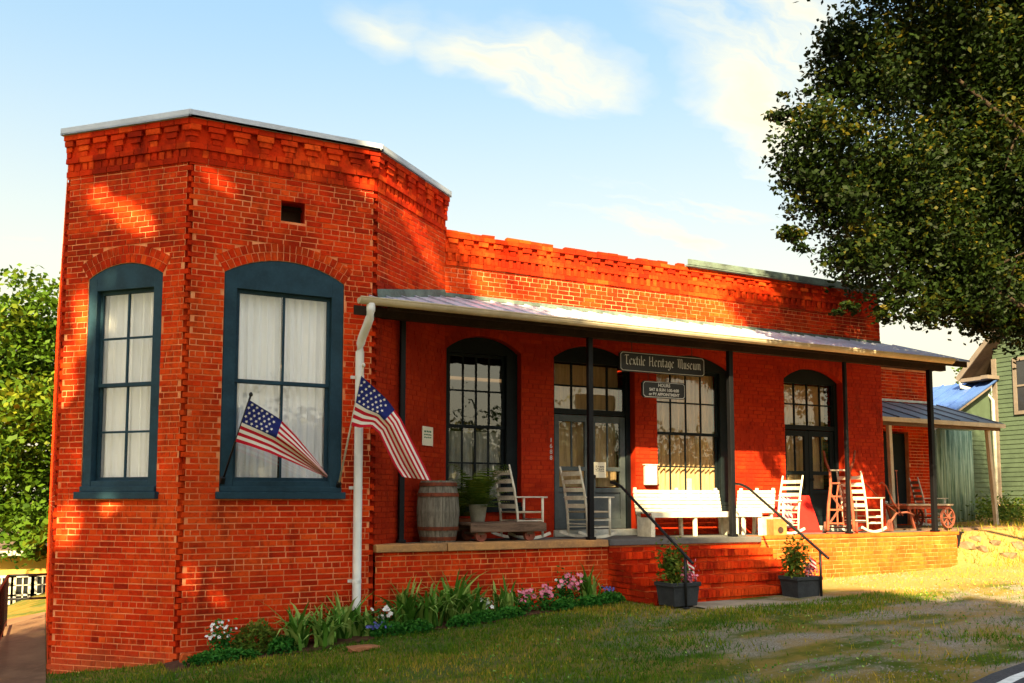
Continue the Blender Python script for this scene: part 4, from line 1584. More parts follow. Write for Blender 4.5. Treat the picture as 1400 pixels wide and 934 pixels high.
b1 = (0.475, -0.035, 2.20)
t1 = on_y(343, 540, -0.52)
flag('small flag hanging from a dark pole at the far jamb of the wide blue window', b1, t1,
     [(341, 547), (362, 560), (383, 573), (405, 596), (428, 624), (448, 650)], [(322, 604), (345, 611), (368, 619), (392, 629), (420, 641), (447, 653)],
     lambda s_, tt: -0.50 + 0.10 * tt + 0.10 * s_, 'iron', 0.055)
b2 = (1.925, -0.035, 2.15)
t2 = on_y(497, 500, -0.75)
flag('larger flag hanging from a white pole in front of the downspout', b2, t2,
     [(494, 514), (512, 530), (530, 547), (548, 572), (564, 604), (578, 632), (590, 657)], [(480, 582), (492, 585), (507, 583), (518, 592), (530, 618), (540, 638), (550, 652)],
     lambda s_, tt: -0.72 + 0.13 * tt + 0.06 * s_, 'white_paint', 0.05)

# ------------------------------------------------------------------ porch furniture
def rocking_chair(label, loc, rz):
    t = thing('rocking_chair', label, 'rocking chair', loc, rz, 'white ladder-back rocking chairs on the porch')
    W = 0.25
    m = 'white_paint'
    for s_ in (-1, 1):
        mb = MB()
        pts = [(-0.37 + 0.74 * i / 12, s_ * W, 0.022 + 0.30 * ((i / 12 - 0.52) ** 2)) for i in range(13)]
        for a, b in zip(pts[:-1], pts[1:]):
            mb.bar(a, b, 0.03, 0.042)
        mb.build('rocker', m, t)
        mb = MB()
        mb.tube([(-0.20, s_ * W, 0.05), (-0.215, s_ * W, 0.40), (-0.27, s_ * W, 0.75), (-0.36, s_ * W, 1.12)], [0.019, 0.021, 0.020, 0.015], 8)
        mb.build('back_post', m, t, smooth=True)
        mb = MB()
        mb.tube([(0.22, s_ * (W + 0.02), 0.045), (0.22, s_ * (W + 0.02), 0.63)], [0.018, 0.020], 8)
        mb.build('front_leg', m, t, smooth=True)
        mb = MB()
        mb.box((-0.26, s_ * (W + 0.015) - 0.03, 0.625), (0.30, s_ * (W + 0.015) + 0.03, 0.645))
        soft_edges(mb.build('arm', m, t), 0.006)
        for z in (0.17, 0.28):
            mb = MB()
            mb.tube([(-0.20, s_ * W, z), (0.22, s_ * (W + 0.02), z)], 0.011, 6)
            mb.build('stretcher', m, t)
    for k in range(5):
        z = 0.50 + k * 0.125
        x = -0.222 - (z - 0.45) * 0.20
        mb = MB()
        n = 6
        for i in range(n):
            y0, y1 = -W + 2 * W * i / n, -W + 2 * W * (i + 1) / n
            f = lambda y: x - 0.03 * (1 - (y / W) ** 2)
            mb.bar((f(y0), y0, z), (f(y1), y1, z), 0.012, 0.066)
        mb.build('slat', m, t)
    mb = MB()
    mb.box((-0.215, -W, 0.395), (0.245, W, 0.422))
    soft_edges(mb.build('seat', 'pale_wood', t), 0.01)
    for x, z in ((0.22, 0.18), (0.22, 0.30), (-0.20, 0.22)):
        mb = MB()
        mb.tube([(x, -W, z), (x, W, z)], 0.011, 6)
        mb.build('stretcher', m, t)
    return t


def place(px, y):
    p = on_y(px, 700, y)
    return p.x


F1 = FLOOR + 0.002
rk = rocking_chair('white rocking chair standing before the first dark porch window', (5.05, 0.86, F1), R(4))
copy_thing(rk, (6.18, 0.74, F1), R(6), 'white rocking chair standing before the grey glass door')
copy_thing(rk, (10.16, 0.72, F1), R(184), 'white rocking chair standing in front of the red board', 0.92)
copy_thing(rk, (12.05, 0.62, F1), R(8), 'white rocking chair beside the rusty hand truck')
copy_thing(rk, (15.9, 2.2, 1.402), R(-30), 'white rocking chair on the wing porch before the lit brick', 0.95)

# barrel
t = thing('barrel', 'weathered wooden barrel with rusty hoops standing on the porch', 'barrel', (3.50, 0.42, F1))
n = 18
prof = [(0.0, 0.0), (0.245, 0.0), (0.285, 0.18), (0.305, 0.43), (0.285, 0.68), (0.245, 0.86)]
for k in range(n):
    mb = MB()
    vs, fs = [], []
    a0, a1 = 2 * math.pi * (k + 0.03) / n, 2 * math.pi * (k + 0.97) / n
    for (r, z) in prof[1:]:
        for a in (a0, a1):
            for rr in (r, r - 0.025):
                vs.append((rr * math.cos(a), rr * math.sin(a), z))
    L = len(prof) - 1
    for i in range(L - 1):
        b = i * 4
        fs += [(b, b + 2, b + 6, b + 4), (b + 2, b + 3, b + 7, b + 6), (b + 1, b, b + 4, b + 5), (b + 3, b + 1, b + 5, b + 7)]
    fs.append(((L - 1) * 4, (L - 1) * 4 + 2, (L - 1) * 4 + 3, (L - 1) * 4 + 1))
    mb.add(vs, fs)
    mb.build('stave', 'barrel_wood', t, smooth=False)
mb = MB()
mb.lathe([(0.0, 0.80), (0.232, 0.80), (0.232, 0.825), (0.0, 0.83)], 24, caps=False)
mb.build('lid', 'barrel_wood', t)
for z0, r0, r1 in ((0.03, 0.254, 0.263), (0.17, 0.287, 0.292), (0.64, 0.295, 0.287), (0.785, 0.268, 0.258)):
    mb = MB()
    mb.lathe([(r0 - 0.004, z0), (r0 + 0.005, z0), (r1 + 0.005, z0 + 0.05), (r1 - 0.004, z0 + 0.05)], 28, caps=False)
    mb.build('hoop', 'barrel_hoop', t, smooth=False)

# low freight cart beside the barrel
t = thing('freight_cart', 'low heavy plank cart on small iron wheels beside the barrel', 'cart', (4.47, 0.42, F1), R(0))
for i in range(4):
    mb = MB()
    mb.box((-0.58, -0.30 + i * 0.15, 0.235), (0.58, -0.30 + i * 0.15 + 0.143, 0.275), jit=0.004)
    mb.build('plank', 'weathered_wood', t)
for y in (-0.31, 0.29):
    mb = MB()
    mb.box((-0.60, y - 0.02, 0.135), (0.60, y + 0.03, 0.262), jit=0.004)
    soft_edges(mb.build('side_rail', 'weathered_wood', t), 0.01)
for x in (-0.42, 0.36):
    mb = MB()
    mb.tube([(x, -0.29, 0.085), (x, 0.29, 0.085)], 0.016, 8)
    mb.build('axle', 'rust_iron', t)
    for y in (-0.24, 0.24):
        mb = MB()
        mb.lathe([(0.02, -0.025), (0.085, -0.03), (0.085, 0.03), (0.02, 0.025)], 18, (x, y, 0.086), 'y')
        mb.build('wheel', 'rust_iron', t)
    mb = MB()
    mb.box((x - 0.05, -0.27, 0.10), (x + 0.05, 0.27, 0.134))
    mb.build('bolster', 'weathered_wood', t)

# fern in a tin bucket on the cart, clay pot behind
def strap_plant(name, parent, n, h, spread, width, m, droop=0.6, base=0.06, segs=5, tone=(0.0, 1.0)):
    vs, tones = [], []
    for i in range(n):
        a = random.uniform(0, 2 * math.pi)
        L = h * random.uniform(0.65, 1.15)
        out_ = spread * random.uniform(0.3, 1.35)
        dr = droop * random.uniform(0.3, 1.75)
        bx, by = random.gauss(0, base), random.gauss(0, base)
        ca, sa = math.cos(a), math.sin(a)
        tw = random.uniform(-0.6, 0.6)
        px_, py_ = -math.sin(a + tw), math.cos(a + tw)
        prev = None
        tn = random.uniform(*tone)
        for k in range(segs + 1):
            s_ = k / segs
            r = out_ * s_ ** 1.6
            z = L * (s_ - dr * 0.55 * s_ ** 3.2)
            wd = width * (1 - s_ ** 2.5) * 0.5 + 0.001
            c = (bx + ca * r, by + sa * r, z)
            cur = ((c[0] - px_ * wd, c[1] - py_ * wd, c[2]), (c[0] + px_ * wd, c[1] + py_ * wd, c[2]))
            if prev:
                vs += [prev[0], prev[1], cur[1], cur[0]]
                tones.append(min(1, tn + 0.12 * s_))
            prev = cur
    return np_mesh(name, np.array(vs), 4, m, parent, tones)


def fern_leaves(parent, n, L, m, z0):
    cs, tones, vs = [], [], []
    for i in range(n):
        a = random.uniform(0, 2 * math.pi)
        ln = L * random.uniform(0.7, 1.1)
        up = random.uniform(0.0, 2.4)
        tn = random.uniform(0.1, 0.9)
        pts = []
        for k in range(15):
            s_ = k / 14
            r = ln * s_ * 0.75
            z = z0 + ln * up * s_ * (1 - 0.62 * s_)
            pts.append(Vector((math.cos(a) * r, math.sin(a) * r, z)))
        side = Vector((-math.sin(a), math.cos(a), 0))
        for k in range(1, 14):
            w = 0.075 * math.sin(math.pi * min(1, 0.15 + k / 15)) * ln / 0.45
            d = (pts[k + 1] - pts[k]) * 0.5
            for sg in (-1, 1):
                tip = pts[k] + side * sg * w + d * 0.6 + Vector((0, 0, -0.012))
                vs += [pts[k] - d * 0.45, tip - d * 0.3, tip + d * 0.3, pts[k] + d * 0.45]
                tones.append(min(1, max(0, tn + random.uniform(-0.15, 0.15))))
    return np_mesh('fronds', np.array([tuple(v) for v in vs]), 4, m, parent, tones)


t = thing('potted_fern', 'bushy green fern in a dented tin bucket on the plank cart', 'plant', (4.12, 0.42, F1 + 0.278))
mb = MB()
mb.lathe([(0.0, 0), (0.10, 0), (0.135, 0.24), (0.142, 0.245), (0.138, 0.25), (0.128, 0.235), (0.0, 0.215)], 20, caps=False)
mb.build('bucket', 'tin', t, smooth=True)
fern_leaves(t, 110, 0.60, 'leaf_fern', 0.22)
t = thing('clay_pot_fern', 'trailing fern in a red clay pot on the floor behind the barrel', 'plant', (4.05, 0.92, F1))
mb = MB()
mb.lathe([(0.0, 0), (0.11, 0), (0.15, 0.26), (0.17, 0.26), (0.17, 0.32), (0.15, 0.32), (0.14, 0.29), (0.0, 0.28)], 20, caps=False)
mb.build('pot', 'clay', t, smooth=True)
fern_leaves(t, 60, 0.55, 'leaf_fern', 0.36)

# white slatted benches
def bench(label, loc, rz, L):
    t = thing('bench', label, 'bench', loc, rz, 'white slatted porch benches')
    for i in range(6):
        mb = MB()
        z = 0.40 + i * 0.062
        mb.box((-L / 2, 0.235 + i * 0.012, z), (L / 2, 0.255 + i * 0.012, z + 0.052))
        mb.build('back_slat', 'white_paint', t)
    for i in range(5):
        mb = MB()
        mb.box((-L / 2, -0.20 + i * 0.085, 0.375), (L / 2, -0.20 + i * 0.085 + 0.075, 0.395))
        mb.build('seat_slat', 'white_paint', t)
    mb = MB()
    mb.box((-L / 2, -0.215, 0.31), (L / 2, -0.195, 0.374))
    mb.build('apron', 'white_paint', t)
    for x in (-L / 2 + 0.05, 0.0, L / 2 - 0.05):
        mb = MB()
        mb.box((x - 0.025, -0.192, 0.0), (x + 0.025, -0.14, 0.372))
        mb.build('leg', 'white_paint', t)
        mb = MB()
        mb.bar((x, 0.20, 0.0), (x, 0.225, 0.374), 0.05, 0.05)
        mb.bar((x, 0.262, 0.36), (x, 0.335, 0.80), 0.05, 0.03)
        mb.build('leg', 'white_paint', t)
    for x in (-L / 2, L / 2):
        mb = MB()
        s_ = 1 if x > 0 else -1
        mb.box((min(x, x - 0.03 * s_) , -0.19, 0.0), (max(x, x - 0.03 * s_), 0.20, 0.31))
        mb.build('end_panel', 'white_paint', t)
    return t


bench('long white slatted bench under the window with tan blinds', (8.15, 0.74, F1), 0, 1.80)
bench('short white slatted bench turned sideways between window and red board', (9.42, 0.72, F1), R(-70), 0.72)
# small wooden box under the short bench
t = thing('wooden_box', 'small orange wooden box with a dark disc for its round hole beside the short bench', 'box', (9.62, 0.25, F1), R(-8))
mb = MB()
mb.box((-0.13, -0.11, 0), (0.13, 0.11, 0.27))
soft_edges(mb.build('case', 'orange_wood', t), 0.008)
mb = MB()
mb.lathe([(0.0, 0), (0.055, 0), (0.055, 0.004), (0, 0.005)], 16, (0.0, -0.118, 0.09), 'y', caps=False)
mb.build('hole', 'room_dark', t)  # dark disc on the front, its colour standing for the hole's shade

# red board with a quilt, behind the third rocker
t = thing('red_board', 'bright red painted board leaning on the wall behind a rocking chair', 'board', (10.92, 1.17, F1))
mb = MB()
vs = [(-0.60, -0.16, 0.0), (0.50, -0.16, 0.0), (0.40, 0.02, 0.68), (-0.54, 0.02, 0.68)]
mb.add(vs + [(x, y + 0.025, z) for x, y, z in vs], ((0, 1, 2, 3), (7, 6, 5, 4), (0, 4, 5, 1), (1, 5, 6, 2), (2, 6, 7, 3), (3, 7, 4, 0)))
mb.build('panel', 'red_board', t)
mb = MB()
mb.bar((-0.60, -0.165, 0.02), (0.50, -0.165, 0.02), 0.03, 0.04)
mb.build('rail', 'red_board', t)
mb = MB()
k = 10
c = Vector((10.52, 0.80, F1))
vs = []
for j in range(9):
    for i in range(k + 1):
        u_ = -0.19 + 0.38 * i / k
        z = 0.70 - 0.075 * j
        vs.append((u_, -0.02 * math.sin(i * 1.4 + j * 0.4) - (0.0 if j else -0.03), z))
mb.add(vs, [(j * (k + 1) + i + 1, j * (k + 1) + i, (j + 1) * (k + 1) + i, (j + 1) * (k + 1) + i + 1) for j in range(8) for i in range(k)])
q = mb.build('quilt', 'quilt', None, smooth=True)
q.location = (10.62, 0.96, F1)
q.rotation_euler = (R(-8), 0, R(20))
sol = q.modifiers.new('thick', 'SOLIDIFY')
sol.thickness = 0.012
tag(q, 'pink and white patterned quilt draped by the rocking chair at the red board', 'quilt')

# hand truck leaning by the dark double door
t = thing('hand_truck', 'rusty red antique hand truck leaning upright beside a porch post', 'hand truck', (11.30, 0.42, F1), R(-48))
for s_ in (-1, 1):
    mb = MB()
    pts = [(s_ * 0.22, -0.20, 0.05), (s_ * 0.20, 0.0, 0.5), (s_ * 0.16, 0.16, 0.85), (s_ * 0.17, 0.28, 1.12), (s_ * 0.24, 0.36, 1.30), (s_ * 0.27, 0.44, 1.50)]
    mb.tube(pts, [0.030, 0.030, 0.028, 0.024, 0.022, 0.020], 8)
    mb.build('side_rail', 'rust_wood', t, smooth=True)
    mb = MB()
    mb.lathe([(0.018, -0.022), (0.095, -0.026), (0.105, 0), (0.095, 0.026), (0.018, 0.022)], 18, (s_ * 0.26, -0.02, 0.106), 'x')
    mb.build('wheel', 'rust_iron', t)
    mb = MB()
    mb.tube([(s_ * 0.05, -0.16, 0.14), (s_ * 0.06, 0.08, 0.66), (s_ * 0.03, 0.16, 0.86)], 0.015, 6)
    mb.build('stay', 'rust_wood', t)
    mb = MB()
    mb.bar((s_ * 0.20, -0.15, 0.16), (-s_ * 0.17, 0.10, 0.72), 0.012, 0.035)
    mb.build('brace', 'rust_iron', t)
for z, y, w in ((0.18, -0.145, 0.215), (0.42, -0.035, 0.205), (0.66, 0.075, 0.18), (0.90, 0.185, 0.165), (1.14, 0.29, 0.18)):
    mb = MB()
    mb.bar((-w, y, z), (w, y, z), 0.04, 0.03)
    mb.build('crossbar', 'rust_wood' if z < 1 else 'white_paint', t)
mb = MB()
mb.box((-0.24, -0.40, 0.012), (0.24, -0.18, 0.024))
mb.build('toe_plate', 'rust_iron', t)
mb = MB()
mb.tube([(-0.27, -0.02, 0.106), (0.27, -0.02, 0.106)], 0.014, 8)
mb.build('axle', 'rust_iron', t)

# walking plough with curved handles
t = thing('walking_plough', 'old thin-handled walking plough standing before the red end wall', 'plough', (12.85, 0.70, F1), R(8))
for s_ in (-1, 1):
    mb = MB()
    mb.tube([(0.42, s_ * 0.03, 0.30), (0.0, s_ * 0.10, 0.55), (-0.35, s_ * 0.19, 0.86), (-0.50, s_ * 0.21, 0.92), (-0.62, s_ * 0.22, 0.88)], 0.013, 7)
    mb.build('handle', 'rust_wood', t, smooth=True)
mb = MB()
mb.tube([(-0.02, 0, 0.12), (0.25, 0, 0.34), (0.60, 0, 0.36), (0.85, 0, 0.30)], 0.02, 8)
mb.build('beam', 'rust_iron', t, smooth=True)
mb = MB()
mb.add([(0.12, -0.02, 0.0), (-0.18, -0.12, 0.01), (-0.12, -0.05, 0.22), (0.10, 0.0, 0.24), (0.12, 0.02, 0.0), (-0.16, 0.0, 0.01)], ((0, 1, 2, 3), (0, 3, 4), (4, 3, 2, 5), (0, 4, 5, 1), (1, 5, 2)))
mb.build('share', 'rust_iron', t)
mb = MB()
mb.tube([(0.35, 0.0, 0.33), (0.30, 0, 1.16)], 0.008, 6)
mb.tube([(0.26, 0.0, 1.16), (0.34, 0, 1.16)], 0.010, 6)
mb.build('regulator', 'rust_iron', t)

# flat cart with spoked wheels at the platform end
def spoked_wheel(r, parent, c, m):
    mb = MB()
    mb.lathe([(r - 0.022, -0.02), (r, -0.022), (r, 0.022), (r - 0.022, 0.02), (r - 0.022, -0.02)], 26, c, 'y', caps=False)
    w = mb.build('wheel', m, parent)
    for k in range(8):
        a = 2 * math.pi * k / 8
        mb = MB()
        mb.bar((c[0], c[1], c[2]), (c[0] + (r - 0.01) * math.cos(a), c[1], c[2] + (r - 0.01) * math.sin(a)), 0.024, 0.018)
        mb.build('spoke', m, w)
    mb = MB()
    mb.lathe([(0.0, -0.045), (0.034, -0.04), (0.034, 0.04), (0.0, 0.045)], 14, c, 'y', caps=False)
    mb.build('hub', m, w)


t = thing('flat_cart', 'pale flatbed hand cart with red spoked wheels at the end of the porch', 'cart', (14.36, 1.30, 1.403), R(2))
t.scale = (1.12, 1.12, 1.12)
for i in range(4):
    mb = MB()
    mb.box((-0.58, -0.28 + i * 0.14, 0.405), (0.66, -0.28 + i * 0.14 + 0.133, 0.435), jit=0.003)
    mb.build('plank', 'pale_wood', t)
for y in (-0.22, 0.22):
    mb = MB()
    mb.box((-0.56, y - 0.025, 0.345), (0.62, y + 0.025, 0.404))
    mb.build('bearer', 'rust_wood', t)
    spoked_wheel(0.185, t, (0.42, y * 1.45, 0.187), 'rust_iron')
    mb = MB()
    mb.bar((-0.50, y, 0.35), (-0.36, y, 0.0), 0.035, 0.035)
    mb.build('leg', 'rust_wood', t)
    mb = MB()
    mb.bar((-0.58, y, 0.42), (-0.98, y, 0.43), 0.035, 0.03)
    mb.build('handle', 'rust_wood', t)
mb = MB()
mb.tube([(0.42, -0.33, 0.187), (0.42, 0.33, 0.187)], 0.016, 8)
mb.build('axle', 'rust_iron', t)
t = thing('milk_churn', 'small cream painted churn standing behind the flat cart', 'churn', (14.2, 2.0, 1.403))
mb = MB()
mb.lathe([(0.0, 0), (0.13, 0), (0.135, 0.32), (0.08, 0.42), (0.085, 0.50), (0.10, 0.51), (0.10, 0.54), (0.0, 0.56)], 18, caps=False)
mb.build('body', 'paper', t, smooth=True)
for s_ in (-1, 1):
    mb = MB()
    mb.tube([(s_ * 0.085, 0, 0.46), (s_ * 0.15, 0, 0.44), (s_ * 0.14, 0, 0.33)], 0.009, 6)
    mb.build('handle', 'iron', t)

# things behind the window glass
for (u, z, w_, h_, m, nm, lb) in ((4.30, 1.93, 0.16, 0.20, 'white_paint', 'display_box', 'small white display box standing inside the window behind the long bench'),
                           (4.78, 1.93, 0.14, 0.42, 'white_paint', 'display_box', 'tall white display box standing inside the window behind the long bench')):
    mb = MB()
    WM.box(mb, u, u + w_, -0.31, -0.26, z, z + h_)
    tag(soft_edges(mb.build(nm, m, None), 0.006), lb, 'box')


# ------------------------------------------------------------------ flower bed
def bed_xy(px, y):
    p = on_y(px, 850, y)
    return p.x, y


mb = MB()
bx = np.linspace(-0.15, 6.0, 30)
for a, b in zip(bx[:-1], bx[1:]):
    def ed(x):
        return -0.62 + 0.06 * math.sin(3 * x) + 0.03 * math.sin(11 * x)
    nseg = 5
    for k in range(nseg):
        P = []
        for x, t_ in ((a, (k + 1) / nseg), (b, (k + 1) / nseg), (b, k / nseg), (a, k / nseg)):
            y = 0.02 + (ed(x) - 0.02) * t_
            P.append((x, y, gz(x, y) + 0.012 + 0.03 * math.sin(math.pi * min(1, t_ + 0.1))))
        mb.quad(*P)
o = mb.build('flower_bed', 'mulch', None, smooth=True)
structure(o)


def iris(px, y, h, n, label, spread=None):
    x, y = bed_xy(px, y)
    t = thing('iris_clump', label, 'plant', (x, y, gz(x, y) + 0.01), 0, 'strap-leaved clumps in the flower bed')
    h *= 1.25
    strap_plant('leaves', t, int(n * 1.9), h, spread or h * 0.60, 0.052, 'leaf_iris', 0.75, 0.055)
    return t


iris(410, -0.38, 0.52, 30, 'strappy green clump under the wide blue window, beside the low hedge')
iris(442, -0.46, 0.46, 30, 'drooping strappy clump under the wide blue window with yellowed leaf tips')
iris(468, -0.30, 0.52, 30, 'strappy green clump against the brick just before the downspout')
iris(496, -0.36, 0.36, 24, 'small strappy clump at the foot of the white downspout')
iris(556, -0.32, 0.60, 34, 'tall sword-leaved clump at the start of the porch platform')
iris(588, -0.42, 0.58, 34, 'dense sword-leaved clump under the first coping joint')
iris(618, -0.28, 0.66, 34, 'tallest sword-leaved clump leaning along the platform')
iris(646, -0.36, 0.52, 26, 'sword-leaved clump with splayed leaves below the cart')
iris(690, -0.32, 0.50, 20, 'narrow upright iris clump beside the pink flowers', 0.2)
iris(806, -0.30, 0.52, 20, 'narrow upright iris clump next to the brick steps', 0.18)


def mound(px, y, rx, ry, h, n, label, m='leaf_shrub', leaf=0.05, name='low_shrub', wd=0.028):
    x, y = bed_xy(px, y)
    t = thing(name, label, 'shrub', (x, y, gz(x, y)), 0, 'low green shrubs edging the flower bed')
    d = rng.normal(size=(n, 3))
    d /= np.linalg.norm(d, axis=1)[:, None]
    d[:, 2] = np.abs(d[:, 2])
    r = rng.uniform(0.72, 1.05, n) ** 0.6
    wob = 1 + 0.12 * np.sin(6 * np.arctan2(d[:, 1], d[:, 0]) + px)
    c = d * r[:, None] * np.array([rx, ry, h]) * wob[:, None] + np.array([0, 0, 0.01])
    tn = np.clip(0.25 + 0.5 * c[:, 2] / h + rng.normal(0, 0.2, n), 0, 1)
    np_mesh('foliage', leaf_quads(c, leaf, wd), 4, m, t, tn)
    return t


mound(308, -0.50, 0.42, 0.13, 0.14, 1500, 'long low dark green hedge strip at the foot of the bay')
mound(352, -0.28, 0.30, 0.20, 0.36, 1100, 'loose bushy green shrub under the wide blue window', 'leaf_fern', 0.075)
mound(388, -0.46, 0.20, 0.13, 0.19, 700, 'small round green mound beside the strappy clumps')
mound(531, -0.50, 0.22, 0.12, 0.16, 800, 'round dark green mound beside the blue flowers near the downspout')
mound(568, -0.58, 0.22, 0.12, 0.15, 800, 'dark green mound in front of the tall sword leaves')
mound(634, -0.58, 0.24, 0.10, 0.13, 800, 'flat dark green mound before the splayed sword leaves')
mound(664, -0.55, 0.22, 0.11, 0.15, 800, 'dark green mound behind the white flowers')
mound(696, -0.50, 0.22, 0.11, 0.14, 800, 'dark green mound at the foot of the narrow iris')
mound(772, -0.52, 0.22, 0.12, 0.15, 800, 'dark green mound among the pink flowers')
mound(806, -0.55, 0.20, 0.12, 0.15, 700, 'dark green mound at the foot of the iris near the steps')
mound(834, -0.50, 0.24, 0.12, 0.15, 800, 'dark green mound in the corner by the brick steps')


def flowers(px, y, r, h, nb, m, label, leaf=300, size=0.042):
    x, y = bed_xy(px, y)
    t = thing('flower_plant', label, 'flowers', (x, y, gz(x, y)), 0, 'flowering plants in the bed')
    c = rng.normal(size=(leaf, 3)) * np.array([r * 0.5, r * 0.4, h * 0.28]) + np.array([0, 0, h * 0.45])
    c[:, 2] = np.abs(c[:, 2])
    np_mesh('foliage', leaf_quads(c, 0.06, 0.03), 4, 'leaf_shrub', t)
    mb = MB()
    for i in range(nb):
        p = Vector((random.gauss(0, r * 0.5), random.gauss(0, r * 0.4) - 0.03, h * random.uniform(0.6, 1.1)))
        nn = Vector((random.gauss(-0.1, 0.5), random.gauss(-0.8, 0.4), random.uniform(0.2, 1))).normalized()
        ax = nn.orthogonal().normalized()
        ay = nn.cross(ax)
        s_ = size * random.uniform(0.5, 1.0)
        for k in range(5):
            a = 2 * math.pi * k / 5
            d1 = ax * math.cos(a) + ay * math.sin(a)
            d2 = ax * math.cos(a + 0.6) + ay * math.sin(a + 0.6)
            d0 = ax * math.cos(a - 0.6) + ay * math.sin(a - 0.6)
            mb.add([p, p + d0 * s_ * 0.7 + nn * 0.008, p + d1 * s_ + nn * 0.004, p + d2 * s_ * 0.7 + nn * 0.008], ((0, 1, 2, 3),))
    mb.build('blossom', m, t, stuff=True)


flowers(301, -0.30, 0.14, 0.42, 30, 'white_petal', 'small plant with a cloud of white blossom at the bay corner', 420, 0.028)
flowers(524, -0.30, 0.13, 0.32, 16, 'white_petal', 'white flowers between the platform corner and the tall sword leaves', 260)
flowers(514, -0.46, 0.13, 0.17, 30, 'blue_petal', 'small violet blue flowers near the downspout', 200, 0.03)
flowers(662, -0.36, 0.12, 0.26, 14, 'white_petal', 'white flowers in front of the narrow upright iris', 220)
flowers(716, -0.36, 0.16, 0.30, 22, 'pink_petal', 'pink flowers beside the narrow upright iris', 320)
flowers(745, -0.40, 0.15, 0.34, 26, 'pink_petal', 'pink flowers in the middle of the platform bed', 320)
flowers(778, -0.34, 0.16, 0.42, 34, 'pink_petal', 'tallest pink and rose flowers toward the steps', 380)
flowers(766, -0.28, 0.10, 0.46, 8, 'white_petal', 'few white flowers rising behind the pink ones', 120)
flowers(828, -0.34, 0.12, 0.20, 26, 'blue_petal', 'small violet blue flowers in the corner by the steps', 160, 0.028)


def rock(name, label, loc, sx, sy, sz, m, seed, parent=None, rz=0.0):
    r_ = random.Random(seed)
    bm = bmesh.new()
    bmesh.ops.create_icosphere(bm, subdivisions=1 if name == 'bank_stone' else 2, radius=1)
    ph = [r_.uniform(0, 6) for _ in range(6)]
    for v in bm.verts:
        c = v.co
        k = r_.uniform(0.78, 1.2) + 0.16 * math.sin(3 * c.x + ph[0]) * math.sin(2.6 * c.y + ph[1]) + 0.12 * math.sin(4.3 * c.z + ph[2] + 2 * c.x)
        v.co = Vector((max(-0.82, min(0.82, c.x * k)) * sx, max(-0.82, min(0.82, c.y * k)) * sy, max(-0.7, min(0.7, c.z * k)) * sz))
    me = bpy.data.meshes.new(name)
    bm.to_mesh(me)
    bm.free()
    me.materials.append(M[m])
    o = bpy.data.objects.new(name, me)
    col.objects.link(o)
    o.location = loc
    o.rotation_euler = (0, 0, rz)
    tag(o, label, 'stone')
    return o


p = on_ground(497, 889)
rock('flat_stone', 'flat reddish stone on the mulch below the downspout', (p.x, p.y, p.z + 0.02), 0.24, 0.13, 0.05, 'red_stone', 2)
p = on_ground(253, 908)
rock('brick_rubble', 'lump of broken red brick at the foot of the bay corner', (p.x, p.y - 0.03, p.z + 0.06), 0.085, 0.08, 0.10, 'brick_platform', 5)

